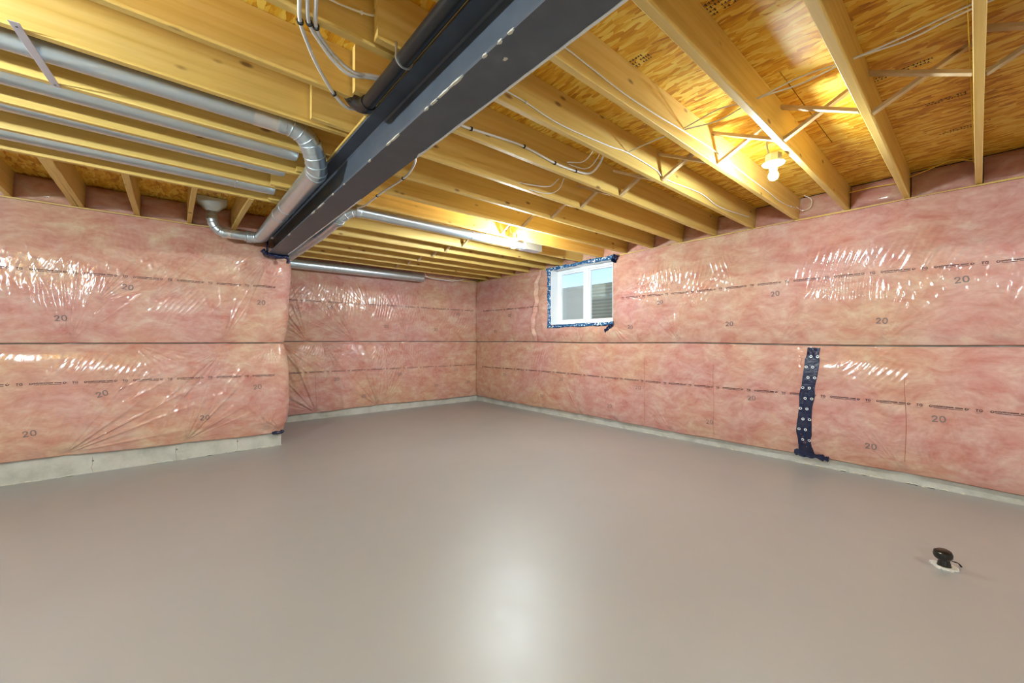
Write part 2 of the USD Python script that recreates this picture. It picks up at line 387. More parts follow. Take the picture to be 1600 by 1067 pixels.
# ragged cement left along the foot of the walls
def ragged(path, n, seed, zmax=0.016):
    r = np.random.default_rng(seed); ms = []
    a, b = np.array([*path[0], 0.0]), np.array([*path[1], 0.0])
    for t in np.sort(r.uniform(0, 1, n)):
        c = a + (b - a) * t; s = r.uniform(0.02, 0.07); h = r.uniform(0.004, zmax)
        d = (b - a) / np.linalg.norm(b - a); nrm = np.array([d[1], -d[0], 0])
        pts = [c + d * s * u + nrm * w + np.array([0, 0, z]) for u in (-0.6, 0, 0.5) for w in (-0.006, 0.012) for z in (0, h * (1 - abs(u)) * (1 if w < 0 else 0.4))]
        ms.append(trimesh.convex.convex_hull(np.array(pts)))
    return ms
obj('cement_lip', ragged([(-2.5, YL), (XL, YL)], 60, 5, 0.02), 'chip_white', wl, smooth=False, kind='stuff')
obj('cement_lip', ragged([(XR, YB), (XR, -0.6)], 130, 6), 'chip_white', None, smooth=False, label='ragged pale cement crumbs along the foot of the right and back walls', cat='cement crumbs', kind='stuff')
obj('wall_side', box(X0 - 0.25, Y0 - 0.25, 0, X0, YL, JT), 'wall_concrete', smooth=False, label='concrete wall closing the room on the unseen left', kind='structure')
obj('wall_front', box(X0, Y0 - 0.25, 0, XR, Y0, JT), 'wall_concrete', smooth=False, label='concrete wall closing the room behind the viewpoint', kind='structure')
# sill plates on top of the walls
pz0 = JB - 0.04
obj('trim_1', cat_([cbox(XR - 0.005, Y0, pz0, XR + 0.13, 7.1, JB - 0.002)]), 'pine_y', smooth=False, label='pine sill plate on top of the right wall', kind='structure')
obj('trim_2', cat_([cbox(X0, YL - 0.005, pz0, XL + 0.05, YL + 0.13, JB - 0.002)]), 'pine_x', smooth=False, label='pine sill plate on top of the projecting left wall', kind='structure')
obj('trim_3', cat_([cbox(XL + 0.05, YB - 0.005, pz0, XR - 0.01, YB + 0.13, JB - 0.002)]), 'pine_x', smooth=False, label='pine sill plate on top of the far wall', kind='structure')
obj('trim_4', cat_([box(XR + 0.22, Y0, JB, XR + 0.26, YB + 0.25, JT), box(X0, YL + 0.28, JB, XL - 0.05, YL + 0.32, JT), box(XL - 0.05, YB + 0.2, JB, XR + 0.22, YB + 0.24, JT)]), 'pine_y', smooth=False, label='rim boards closing the joist ends behind the pink batts', kind='structure')

# subfloor: OSB sheets, long side across the joists, each sheet its own panel
ceil = thing('ceiling', 'OSB subfloor sheets nailed over the joists', None, kind='structure')
xs = [2.565 + 1.22 * k for k in range(-6, 3)]
for k, x in enumerate(xs[:-1]):
    off = (k % 2) * 1.22
    y = Y0 - 2.0 + off
    while y < YB + 0.3:
        g = 0.0022
        xa, xb, ya, yb = max(x + g, X0 - 0.2), min(xs[k + 1] - g, XR + 0.27), max(y + g, Y0 - 0.2), min(y + 2.44 - g, YB + 0.27)
        if xb - xa > 0.05 and yb - ya > 0.05:
            obj('panel', box(xa, ya, JT + rng.uniform(0, 0.0015), xb, yb, JT + 0.018), 'osb', ceil, smooth=False)
        y += 2.44
obj('subfloor_deck', box(X0 - 0.25, Y0 - 0.25, JT + 0.019, XR + 0.3, YB + 0.3, JT + 0.05), 'dark_gap', ceil, smooth=False)
# faint printed grade stamps on the sheets: rows of small marks
def grade_stamp(x, y, rows, n, seed, h=0.018):
    r = np.random.default_rng(seed); ms = []
    for k in range(rows):
        yy = y
        for _ in range(n):
            w = r.uniform(0.006, 0.016)
            if r.random() < 0.85:
                xx = x + k * h * 1.5
                ms.append(box(xx, yy, JT - 0.0012, xx + h * r.uniform(0.6, 1), yy + w * 0.45, JT - 0.0002))
                ms.append(box(xx + h * r.choice([0, 0.4, 0.75]), yy, JT - 0.0012, xx + h * r.choice([0.2, 0.9]) + 0.003 + h * 0.0, yy + w, JT - 0.0002) if False else box(xx + h * 0.35, yy, JT - 0.0012, xx + h * 0.35 + 0.003, yy + w, JT - 0.0002))
            yy += w + 0.004
    return ms
for x, y, rows, n, s in ((1.86, 1.12, 3, 16, 1), (1.80, 0.60, 4, 14, 2), (3.05, 0.16, 2, 18, 3), (3.62, 0.05, 2, 12, 4), (1.63, 1.33, 2, 10, 5), (4.2, -0.05, 2, 16, 6)):
    obj('grade_stamp', grade_stamp(x, y, rows, n, s), 'ink_black', ceil, smooth=False, label='faded dark grade stamp', kind='stuff')

# ------------------------------------------------------------------ joists
def joist(x0, x1, y0, y1, seed, z0=JB, z1=JT - 0.001, n=10, axis=0):
    """A sawn board on edge with eased edges and a slight bow, built as a chain of sections."""
    r = np.random.default_rng(seed)
    t = np.linspace(0, 1, n + 1)
    bow = 0.004 * np.sin(np.pi * t * r.uniform(0.8, 1.3) + r.uniform(0, 3)) * r.choice([-1, 1])
    c = 0.003
    prof = np.array([(y0 + c, z0), (y1 - c, z0), (y1, z0 + c), (y1, z1), (y0, z1), (y0, z0 + c)])
    v = []
    for k in range(n + 1):
        x = x0 + (x1 - x0) * t[k]
        v.append(np.column_stack([np.full(6, x), prof[:, 0] + bow[k], prof[:, 1] + 0.0015 * r.normal() * (prof[:, 1] < z0 + 0.01)]))
    v = np.vstack(v); f = []
    for k in range(n):
        for j in range(6):
            a, b = k * 6 + j, k * 6 + (j + 1) % 6
            f += [[a, b, b + 6], [a, b + 6, a + 6]]
    f += [[0, j + 1, j] for j in range(1, 5)] + [[n * 6, n * 6 + j, n * 6 + j + 1] for j in range(1, 5)]
    v = np.array(v)
    if axis == 1:
        v = v[:, [1, 0, 2]]; f = [q[::-1] for q in f]
    return trimesh.Trimesh(v, np.array(f), process=False)


XJ = XR + 0.215
for i in range(-3, 17):
    e = JE(i)
    if i < 0:
        lab = f'pine floor joist right of the beam, {ORD[-i - 1]} outside the right edge of the picture'
    elif i == 0:
        lab = 'pale pine floor joist running straight overhead at the right edge of the photo'
    elif i < 10:
        lab = f'knotty pine floor joist right of the steel beam, {ORD[i]} from the right edge'
    else:
        lab = f'pine floor joist right of the beam at the far end, {ORD[16 - i]} from the far wall'
    obj('floor_joist', joist(0.60 + 0.05 * ((i * 7) % 3) if i < 11 else (0.87 if i < 13 else XL + 0.07), XJ, e - 0.038, e, 100 + i), 'pine_x', smooth=25, label=lab, cat='joist', group='floor joists right of the beam')
LE = lambda i: JE(i) + 0.062
for i in range(2, 11):
    e = LE(i)
    lab = {10: 'last pine floor joist left of the beam before the short joists of the left wall',
           9: 'pine floor joist left of the beam between the two lowest grey ducts', 8: 'pine floor joist left of the beam between the second and third grey ducts',
           7: 'pine floor joist left of the beam between the two highest grey ducts', 6: 'pine floor joist left of the beam just above the highest grey duct',
           5: 'knotted pine floor joist left of the beam, its foot crossed by a white tube', 4: 'pine floor joist at the very top left with a stapled white cable', 3: 'pine floor joist left of the beam, first above the picture', 2: 'pine floor joist left of the beam, second above the picture'}[i]
    obj('floor_joist', joist(X0, 1.20 - 0.05 * ((i * 5) % 3), e - 0.038, e, 300 + i), 'pine_x', smooth=25, label=lab, cat='joist', group='floor joists left of the beam')
# short joists from the last long joist to the left wall
for k, (x, w) in enumerate(((-1.49, 0.038), (-1.09, 0.038), (-0.675, 0.078), (-0.27, 0.044), (0.14, 0.038), (0.53, 0.044))):
    lab = ['short joist beyond the left edge', 'short pine cantilever joist at the left edge above the pink wall', 'doubled short pine cantilever joist above the left wall', 'short pine cantilever joist between the doubled one and the duct boot',
           'short pine cantilever joist just left of the small duct boot', 'short pine cantilever joist between the duct boot and the beam'][k]
    t = thing('cantilever_joist', lab, 'joist', (x, LE(10), JB), group='short joists above the left wall')
    if w > 0.06:
        obj('ply', joist(LE(10) + 0.001, YL + 0.27, x - 0.039, x - 0.001, 500 + k, axis=1), 'pine_y', t)
        obj('ply', joist(LE(10) + 0.001, YL + 0.27, x + 0.001, x + 0.039, 520 + k, axis=1), 'pine_y', t)
    else:
        obj('board', joist(LE(10) + 0.001, YL + 0.27, x - w / 2, x + w / 2, 500 + k, axis=1), 'pine_y', t)

# cross bridging at mid span: two crossed strips in every bay
XB = 2.93
for i in range(-1, 16):
    ya, yb = JE(i), JE(i + 1) - 0.038
    for s in (0, 1):
        xx = XB + (0.035 if s else -0.035) + 0.02 * math.sin(i * 3.1 + s)
        za, zb = (JB + 0.012, JT - 0.035) if s == 0 else (JT - 0.035, JB + 0.012)
        way = 'rising away from viewer' if s == 0 else 'rising towards viewer'
        where = 'outside the picture' if i < 0 else f'in the {ORD[i]} joist bay from the right'
        obj('bridging_strip', bar((xx, ya, za), (xx, yb, zb), 0.038, 0.019, (1, 0, 0)), 'strip_wood', smooth=False, label=f'thin wooden bridging strip {where}, {way}', cat='bridging strip', group='cross bridging between the joists')

# ------------------------------------------------------------------ steel beam
BX0, BX1, BZ0, BZ1 = 0.826, 1.004, 2.243, 2.503
bm = thing('steel_beam', 'dark grey painted steel I-beam crossing the ceiling', 'beam', (0.966, -4.5, BZ0))
ft, wt = 0.013, 0.009
xc = (BX0 + BX1) / 2
SC = 0.947
BE = YL + 0.12
def ibeam():
    fl = 0.008
    P = sg.Polygon([(BX0, BZ0), (BX1, BZ0), (BX1, BZ0 + ft), (xc + wt / 2 + fl, BZ0 + ft), (xc + wt / 2, BZ0 + ft + fl), (xc + wt / 2, BZ1 - ft - fl), (xc + wt / 2 + fl, BZ1 - ft), (BX1, BZ1 - ft),
                    (BX1, BZ1), (BX0, BZ1), (BX0, BZ1 - ft), (xc - wt / 2 - fl, BZ1 - ft), (xc - wt / 2, BZ1 - ft - fl), (xc - wt / 2, BZ0 + ft + fl), (xc - wt / 2 - fl, BZ0 + ft), (BX0, BZ0 + ft)])
    m = extrude(P, BE + 4.5)
    v = np.array(m.vertices)
    m.vertices = np.column_stack([v[:, 0], BE - v[:, 2], v[:, 1]])
    return m
obj('profile', ibeam(), 'steel_paint', bm, smooth=20)
def flake(x, y, z, L, W, seed, nrm='z'):
    r = np.random.default_rng(seed)
    a = np.linspace(0, 2 * np.pi, 12, endpoint=False)
    q = np.column_stack([W * np.cos(a) * r.uniform(0.5, 1.2, 12), L * np.sin(a) * r.uniform(0.6, 1.1, 12)])
    m = extrude(sg.Polygon(q).buffer(0), 0.0012)
    v = np.array(m.vertices)
    if nrm == 'x':
        v = np.column_stack([-v[:, 2], v[:, 1], v[:, 0]])
    else:
        v = v * [1, 1, -1]
    m.vertices = v + [x, y, z]
    return m
for k, (y, L) in enumerate(((1.03, 0.02), (1.09, 0.012), (1.18, 0.015), (1.38, 0.055), (1.47, 0.05), (1.55, 0.03), (1.62, 0.02), (1.95, 0.06), (2.03, 0.04), (2.3, 0.02), (3.3, 0.1), (3.52, 0.06), (4.4, 0.05), (2.75, 0.015), (3.0, 0.02))):
    obj('paint_chip', flake(BX0 + 0.001, y * SC, BZ0, L, 0.006, 40 + k) + flake(BX0, y * SC, BZ0 + 0.005, L, 0.004, 60 + k, 'x'), 'chip_white', bm, smooth=False, label='bare white chip in the beam paint')
obj('paint_chip', flake(0.89, 1.08, BZ0, 0.012, 0.008, 90), 'chip_white', bm, smooth=False, label='pale oval scuff under the beam')
def edge_strip(y0, y1, seed):
    r = np.random.default_rng(seed); n = max(6, int((y1 - y0) / 0.04)); y = np.linspace(y0, y1, n)
    w = 0.006 + 0.003 * r.random(n); w[-2:] *= [1.6, 0.3]
    P = sg.Polygon(list(zip(np.full(n, BX1 + 0.003), y)) + list(zip((BX1 - w)[::-1], y[::-1])))
    m = extrude(P, 0.004); m.apply_translation([0, 0, BZ0 - 0.003]); return m
obj('edge_strip', edge_strip(0.55, 1.97, 1), 'poly_white', bm, smooth=False, label='white strip along the right edge of the lower flange')
obj('edge_strip', edge_strip(2.8, 5.1, 2), 'poly_white', bm, smooth=False, label='white strip along the right edge of the lower flange')
obj('beam_plate', joist(-4.5, 5.4, BX0 - 0.008, BX1 + 0.006, 11, z0=BZ1 + 0.001, z1=JB - 0.001, n=30, axis=1), 'pine_y', smooth=20, label='pine nailing plate lying on top of the steel beam', cat='plate')

# ------------------------------------------------------------------ insulation
def smoothstep(a, b, x):
    t = np.clip((x - a) / (b - a), 0, 1)
    return t * t * (3 - 2 * t)


class Sheet:
    """A film-faced fibreglass blanket: a height field over a wall path (s along it, u from bottom to top)."""

    def __init__(self, path, s, zb, zt, bulge, seed, pins=None, clusters=12, pinzone=None, nu=140, lean=1, hole=None, extra=None, ends=(True, True)):
        self.path, self.s, self.seed, self.hole = path, np.asarray(s, float), seed, hole
        self.u = np.linspace(0, 1, nu)
        S, U = np.meshgrid(self.s, self.u, indexing='ij')
        self.zb = np.asarray(zb(self.s)); self.zt = np.asarray(zt(self.s))
        Z = self.zb[:, None] + (self.zt - self.zb)[:, None] * U
        r = np.random.default_rng(seed)
        prof = 1 - np.abs(2 * U - 1) ** 3.2
        prof = prof * (1 + 0.18 * (0.5 - U))
        low = meshkit.fbm(np.stack([S * 1.3, Z * 2.0, np.full_like(S, seed * 3.7)], -1), 3, seed)
        off = 0.034 + bulge * prof * (0.65 + 0.7 * low)
        fade = np.minimum(smoothstep(0, 0.06, U), smoothstep(0, 0.06, 1 - U))
        # creases that fan out from fastened points on the edges
        P = []
        for (ps, pu, ang, k, amp, L) in (pins or []):
            P.append((ps, pu, ang, k, amp, L))
        for (ps, pu, ang, k, amp, L) in P:
            pz = np.interp(ps, self.s, self.zb) * (1 - pu) + np.interp(ps, self.s, self.zt) * pu
            dx, dz = S - ps, Z - pz
            rr = np.hypot(dx, dz) + 1e-6
            th = np.arctan2(dz, dx)
            if ang is not None:
                win = np.exp(-((np.angle(np.exp(1j * (th - ang)))) / 0.6) ** 2)
            else:
                win = 1.0
            ph = r.uniform(0, 6.28)
            w = np.sin(k * th + ph + 1.5 * np.sin(3 * th + ph)) + 0.5 * np.sin(2.3 * k * th + 2 * ph)
            ridge = 1 - np.abs(np.clip(w, -1, 1))
            off = off + 1.7 * amp * ridge ** 2.2 * win * np.exp(-rr / (1.35 * L)) * smoothstep(0.0, 0.10, rr) * fade
            off = off - 0.02 * np.exp(-(rr / 0.05) ** 2)
        # bunches of near-parallel creases
        for _ in range(clusters):
            cs, cu = r.uniform(self.s[0], self.s[-1]), r.uniform(0.2, 0.8) if pinzone is None else r.uniform(*pinzone)
            cz = np.interp(cs, self.s, self.zb) * (1 - cu) + np.interp(cs, self.s, self.zt) * cu
            a = lean * r.uniform(0.05, 0.75) * (1 if r.random() < 0.8 else -0.5)
            dx, dz = S - cs, Z - cz
            across = dx * np.cos(a) + dz * np.sin(a); along = -dx * np.sin(a) + dz * np.cos(a)
            lam = r.uniform(0.036, 0.065); amp = r.uniform(0.0022, 0.0058)
            q = across / lam * 6.28 + 0.9 * np.sin(along * 9 + cs * 5) + 1.3 * (meshkit.noise(np.stack([S * 7, Z * 3, np.full_like(S, cs)], -1), seed) - 0.5) * 3
            off = off + amp * (1 - np.abs(np.sin(q / 2))) ** 2 * np.exp(-(across / r.uniform(0.16, 0.32)) ** 2 - (along / r.uniform(0.12, 0.30)) ** 2) * fade
        # fine overall crinkle
        fine = meshkit.fbm(np.stack([S * 16, Z * 7, np.full_like(S, seed * 1.7)], -1), 3, seed + 5) - 0.5
        mask = meshkit.fbm(np.stack([S * 1.7, Z * 2.2, np.full_like(S, seed * 2.1)], -1), 2, seed + 9)
        off = off + fine * 0.010 * 0.55 * smoothstep(0.45, 0.7, mask) * fade
        if extra is not None:
            off = extra(S, Z, U, off)
        if ends[0]: off = off * (0.7 + 0.3 * smoothstep(0, 0.09, S - self.s[0]))
        if ends[1]: off = off * (0.7 + 0.3 * smoothstep(0, 0.09, self.s[-1] - S))
        if hole is not None:
            h0, h1, hz0 = hole
            d = np.maximum(np.maximum(h0 - S, S - h1), hz0 - Z)       # distance outside the opening
            off = off * (0.15 + 0.85 * smoothstep(-0.01, 0.16, d)) + 0.034 * (1 - smoothstep(0.0, 0.16, d))
        self.S, self.Z, self.off = S, Z, off

    def world(self, S, Z, off):
        P, N = self.path(S)
        q = P + N * off[..., None]
        return np.concatenate([q[..., :2], Z[..., None]], -1)

    def mesh(self):
        V = self.world(self.S, self.Z, self.off)
        n, m = self.S.shape
        i, j = np.meshgrid(np.arange(n - 1), np.arange(m - 1), indexing='ij')
        keep = np.ones((n - 1, m - 1), bool)
        if self.hole is not None:
            h0, h1, hz0 = self.hole
            sc = (self.S[:-1, :-1] + self.S[1:, 1:]) / 2; zc = (self.Z[:-1, :-1] + self.Z[1:, 1:]) / 2
            keep = ~((sc > h0) & (sc < h1) & (zc > hz0))
        q = np.stack([i * m + j, (i + 1) * m + j, (i + 1) * m + j + 1, i * m + j + 1], -1)[keep]
        f = tri(q.reshape(-1, 4))
        v = V.reshape(-1, 3)
        # turn the rim back to the wall so that the blanket has a real edge
        e = np.sort(np.vstack([f[:, [0, 1]], f[:, [1, 2]], f[:, [2, 0]]]), 1)
        o = np.vstack([f[:, [0, 1]], f[:, [1, 2]], f[:, [2, 0]]])
        key = e[:, 0].astype(np.int64) * len(v) + e[:, 1]
        u_, inv, cnt = np.unique(key, return_inverse=True, return_counts=True)
        b = o[cnt[inv] == 1]
        back = self.world(self.S, self.Z, np.full_like(self.off, 0.002)).reshape(-1, 3)
        ids = np.unique(b); mp = np.full(len(v), -1); mp[ids] = np.arange(len(ids)) + len(v)
        f2 = np.vstack([np.stack([b[:, 1], b[:, 0], mp[b[:, 0]]], 1), np.stack([b[:, 1], mp[b[:, 0]], mp[b[:, 1]]], 1)])
        return np.vstack([v, back[ids]]), np.vstack([f, f2])

    def at(self, s, z):
        """Offset of the film at (s, z)."""
        s = np.clip(np.asarray(s, float), self.s[0], self.s[-1])
        zb, zt = np.interp(s, self.s, self.zb), np.interp(s, self.s, self.zt)
        u = np.clip((np.asarray(z) - zb) / (zt - zb), 0, 1) * (len(self.u) - 1)
        i = np.clip(np.searchsorted(self.s, s) - 1, 0, len(self.s) - 2)
        t = (s - self.s[i]) / (self.s[i + 1] - self.s[i])
        j = np.clip(u.astype(int), 0, len(self.u) - 2); w = u - j
        o = self.off
        return (o[i, j] * (1 - w) + o[i, j + 1] * w) * (1 - t) + (o[i + 1, j] * (1 - w) + o[i + 1, j + 1] * w) * t

    def drape(self, m, s, z, lift=0.0012, flip=1, slope=0.0):
        """Lay a flat mark (x along the wall, y up, z proud) on the film at (s, z)."""
        v = np.array(m.vertices)
        a = s + flip * v[:, 0]; b = z + v[:, 1] + slope * v[:, 0]
        return trimesh.Trimesh(self.world(a, b, self.at(a, b) + lift + np.minimum(v[:, 2], 0.001)), np.array(m.faces), process=False)


def refine(m, L):
    v, f = trimesh.remesh.subdivide_to_size(np.array(m.vertices), np.array(m.faces), L, max_iter=6)
    return trimesh.Trimesh(v, f, process=False)


def right_path(S):
    P = np.stack([np.full_like(S, XR), S], -1)
    N = np.stack([-np.ones_like(S), np.zeros_like(S)], -1)
    return P, N


def back_path(S):
    P = np.stack([S, np.full_like(S, YB)], -1)
    N = np.stack([np.zeros_like(S), -np.ones_like(S)], -1)
    return P, N


RC = 0.06


def left_path(S):
    """Along the projecting wall (s = x), round its corner and along its end towards the far wall."""
    s1 = XL - RC; arc = RC * np.pi / 2
    a = np.clip((S - s1) / RC, 0, np.pi / 2)
    Px = np.where(S < s1, S, s1 + RC * np.sin(a)); Py = np.where(S < s1, YL, YL + RC - RC * np.cos(a)) + np.maximum(S - s1 - arc, 0)
    Nx, Ny = np.sin(a), -np.cos(a)
    return np.stack([Px, Py], -1), np.stack([Nx, Ny], -1)


def ss(a, b, h, far=0.0):
    return np.linspace(a, b, int(round((b - a) / h)) + 1)


# the printed line on the film: maker's words, rings and bars, repeated every third of a metre
TG = meshkit.text_mesh('TG', 0.021, 0.001, bold=True)
POLY = meshkit.text_mesh('polytene', 0.0125, 0.001, bold=True)
N20 = {b: meshkit.text_mesh('20', 0.050, 0.001, bold=b) for b in (False, True)}
def center(m):
    m = m.copy(); b = m.bounds; m.apply_translation([-(b[0, 0] + b[1, 0]) / 2, -(b[0, 1] + b[1, 1]) / 2, 0]); return m
TG, POLY = center(TG), center(POLY)
N20 = {b: center(m) for b, m in N20.items()}
ring = extrude(sg.Point(0, 0).buffer(0.0095, 10).difference(sg.Point(0.001, 0.001).buffer(0.0055, 8)), 0.001)
leaf = extrude(sg.Polygon([(0.006, -0.006), (0.017, 0.008), (0.008, 0.004)]), 0.001)
def flat(x0, y0, x1, y1, n=1):
    m = extrude(sg.box(x0, y0, x1, y1), 0.001)
    return m
def moved(m, x, y):
    m = m.copy(); m.apply_translation([x, y, 0]); return m
MARK = [TG, refine(flat(-0.018, -0.021, 0.018, -0.0195), 0.012), moved(ring, 0.066, 0), moved(leaf, 0.066, 0), moved(POLY, 0.117, 0.004), refine(flat(0.153, 0.000, 0.195, 0.008), 0.012), refine(flat(0.203, 0.000, 0.246, 0.007), 0.012),
        refine(flat(0.083, -0.012, 0.160, -0.008), 0.012), refine(flat(0.168, -0.012, 0.246, -0.008), 0.012), moved(ring, 0.264, 0), moved(leaf, 0.264, 0)]
MARK = trimesh.util.concatenate(MARK)


def print_line(sheet, parent, s0, s1, zf, flip, skip=None):
    ms = []
    s = s0
    while s < s1:
        if skip is None or not (skip[0] < s < skip[1]):
            z = zf(s)
            ms.append(sheet.drape(MARK, s, z, 0.0018, flip, slope=flip * (zf(s + 0.1) - zf(s - 0.1)) / 0.2))
        s += 0.33
    obj('printed_line', ms, 'print_ink', parent, smooth=False, label='line of dark printed maker words and rings', kind='stuff')


def stamp(sheet, parent, s, z, flip, tilt=0.0, bold=True, sc=1.0):
    m = N20[bold].copy(); m.apply_scale([sc, sc, 1]); m.apply_transform(trimesh.transformations.rotation_matrix(tilt, [0, 0, 1]))
    obj('stamped_number', sheet.drape(refine(m, 0.02), s, z, 0.0018, flip), 'stamp_ink', parent, smooth=False, label='stamped grey number 20')


SEAM_R = lambda s: 1.212 + 0.038 * np.clip(np.asarray(s) / 6.9, 0, 1) - 0.006 * np.sin(np.asarray(s) * 2.0)
PI = np.pi
def pins_for(sa, sb, seed, upper):
    r = np.random.default_rng(seed); out = []
    s = sa + r.uniform(0.2, 0.5)
    while s < sb:
        edge = 0.0 if (upper or r.random() < 0.5) else 1.0
        out.append((s, edge, PI / 2 * (1 if edge == 0 else -1) + r.uniform(-0.7, 0.7), r.integers(11, 19), r.uniform(0.006, 0.014), r.uniform(0.12, 0.28)))
        s += r.uniform(0.45, 1.1)
    return out

coarse = np.arange(Y0, -0.75, 0.12)
def srange(a, b, brk=()):
    """Fine spacing near the camera's view, snapped to the breaks."""
    pts = sorted({a, b, *brk}); out = [np.array([a])]
    for p, q in zip(pts[:-1], pts[1:]):
        h = 0.0085 if p < 3 else 0.0110
        out.append(np.linspace(p, q, max(2, int(round((q - p) / h))) + 1)[1:])
    return np.concatenate(out)

# right wall -----------------------------------------------------------
def pocket(S, Z, U, off):    # the film is pulled out round the beam pocket
    return off + 0.13 * np.exp(-((S - 0.80) / 0.18) ** 2 - ((Z - 2.12) / 0.26) ** 2) * smoothstep(0, 0.1, 1 - U)
def fold(S, Z, U, off):      # overlap crease left of the window
    c = 5.02 + 0.10 * (2.45 - Z) + 0.025 * np.sin(Z * 9) + 0.012 * np.sin(Z * 31)
    return off + (0.018 + 0.03 * meshkit.noise(np.stack([S * 3, Z * 11, Z * 0], -1), 3)) * np.exp(-((S - c) / 0.024) ** 2) * smoothstep(0, 0.12, U) * smoothstep(0, 0.3, 1 - U) - 0.02 * np.exp(-((S - c + 0.06) / 0.025) ** 2)
TOP = lambda s: np.full_like(s, JB - 0.022) + 0.004 * np.sin(s * 5.1)
s_up = np.concatenate([coarse, srange(-0.7, YB - 0.022, (WY0 + 0.0, WY1 - 0.0))])
R_U = Sheet(right_path, s_up, lambda s: SEAM_R(s) + 0.006, TOP, 0.052, 21, pins=pins_for(-0.6, 6.8, 4, True) + [(WY0 - 0.02, 0.2, -2.2, 15, 0.012, 0.22), (WY1 + 0.02, 0.25, -0.6, 17, 0.014, 0.2), (4.1, 0.235, -PI / 2, 17, 0.018, 0.14), (3.75, 0.235, -1.2, 15, 0.018, 0.14), (4.5, 0.235, -1.9, 15, 0.018, 0.14), (WY1 + 0.03, 0.6, 0.2, 15, 0.012, 0.15), (WY0 - 0.03, 0.55, PI, 14, 0.009, 0.25)],
            clusters=70, lean=1, pinzone=(0.25, 0.75), hole=(WY0, WY1, WZ0), extra=fold)
ru = thing('insulation_blanket', 'pink film-faced insulation blanket, upper one on the right wall, with the window cut in', 'insulation', (XR, 3.0, 1.25))
obj('film_face', R_U.mesh(), 'insulation', ru, smooth=True)
print_line(R_U, ru, -0.69, 6.8, lambda s: 1.868 + 0.006 * np.sin(s * 2), -1, skip=(WY0 - 0.02, WY1 + 0.28))
for s, z, t in ((0.09, 1.75, 0.1), (0.567, 1.437, -0.05), (1.397, 1.755, 0.1), (1.855, 1.452, 0.0), (2.70, 1.76, 0.15), (3.15, 1.45, -0.1), (5.75, 1.74, 0.0), (6.2, 1.45, 0.1)):
    stamp(R_U, ru, s, z, -1, t)
s_lo = np.concatenate([coarse, srange(-0.7, YB - 0.022)])
BOT_R = lambda s: 0.088 + 0.018 * np.clip(s / 6, 0, 1) + 0.006 * np.sin(s * 1.9) + 0.003 * np.sin(s * 7)
R_L = Sheet(right_path, s_lo, BOT_R, lambda s: SEAM_R(s) - 0.006, 0.050, 33, pins=pins_for(-0.6, 6.8, 8, False) + [(1.14, 0.98, -0.9, 15, 0.012, 0.35), (1.2, 0.05, 2.2, 13, 0.01, 0.2)], clusters=60, lean=1, pinzone=(0.15, 0.92))
rl = thing('insulation_blanket', 'pink film-faced insulation blanket, lower of the two on the right wall, crossed by blue tape', 'insulation', (XR, 3.0, 0.1))
obj('film_face', R_L.mesh(), 'insulation', rl, smooth=True)
print_line(R_L, rl, -0.66, 6.8, lambda s: 0.705 + 0.035 * min(max(s / 6, 0), 1) + 0.006 * math.sin(s * 1.7), -1)
for s, z, t in ((0.217, 0.607, 0.05), (0.641, 0.293, 0), (1.62, 0.63, 0.1), (2.077, 0.295, 0.05), (3.03, 0.62, 0), (3.5, 0.31, 0.1), (4.45, 0.63, 0), (4.9, 0.31, 0), (5.9, 0.62, 0)):
    stamp(R_L, rl, s, z, -1, t, bold=(s < 1))
for s, z0, z1 in ((2.937, 0.15, 1.03), (0.415, 0.20, 0.93), (2.03, 0.14, 0.98)):
    zz = np.linspace(z0, z1, 30); P = R_L.world(np.full(30, s) + 0.006 * np.sin(zz * 9), zz, R_L.at(np.full(30, s), zz) + 0.0005)
    obj('batt_seam', tube(P, 0.0018, 6), 'seam_red', rl, label='thin red butt seam')

# back wall ------------------------------------------------------------
s_b = srange(XL + 0.06, XR - 0.022)
B_U = Sheet(back_path, s_b, lambda s: np.full_like(s, 1.255), lambda s: TOP(s), 0.05, 41, pins=[(1.62, 0.0, 2.2, 15, 0.026, 0.5), (2.35, 0.0, 2.3, 15, 0.024, 0.45), (3.3, 0.0, 1.8, 13, 0.012, 0.3), (4.2, 0.0, 1.2, 13, 0.01, 0.25), (3.25, 0.22, 1.7, 21, 0.016, 0.35), (2.6, 0.4, 2.0, 17, 0.010, 0.3)], clusters=26, lean=-1, pinzone=(0.2, 0.7))
bu = thing('insulation_blanket', 'pink film-faced insulation blanket, upper one on the far wall under the shiny duct', 'insulation', (3.0, YB, 1.25))
obj('film_face', B_U.mesh(), 'insulation', bu, smooth=True)
print_line(B_U, bu, 1.2, 4.6, lambda s: 1.89, 1)
for s, z in ((1.95, 1.80), (2.9, 1.52), (3.9, 1.48), (4.4, 1.8)):
    stamp(B_U, bu, s, z, 1)
B_L = Sheet(back_path, s_b, lambda s: 0.118 + 0.01 * np.sin(s * 2.4 + 1) + 0.004 * np.sin(s * 9), lambda s: np.full_like(s, 1.245), 0.052, 52,
            pins=[(1.75, 0.0, 2.1, 13, 0.030, 0.5), (2.75, 0.0, 2.0, 13, 0.030, 0.45), (2.9, 0.05, 1.5, 11, 0.016, 0.4), (1.2, 1.0, -1.0, 13, 0.024, 0.4), (1.85, 1.0, -0.9, 11, 0.024, 0.5), (2.85, 1.0, -1.57, 13, 0.014, 0.3), (3.6, 1.0, -1.6, 12, 0.010, 0.3), (3.2, 0.97, -1.4, 21, 0.012, 0.2)], clusters=26, lean=-1, pinzone=(0.3, 0.93))
bl = thing('insulation_blanket', 'pink film-faced insulation blanket, lower of the two on the far wall, deeply creased', 'insulation', (3.0, YB, 0.1))
obj('film_face', B_L.mesh(), 'insulation', bl, smooth=True)
print_line(B_L, bl, 1.25, 4.6, lambda s: 0.765, 1)
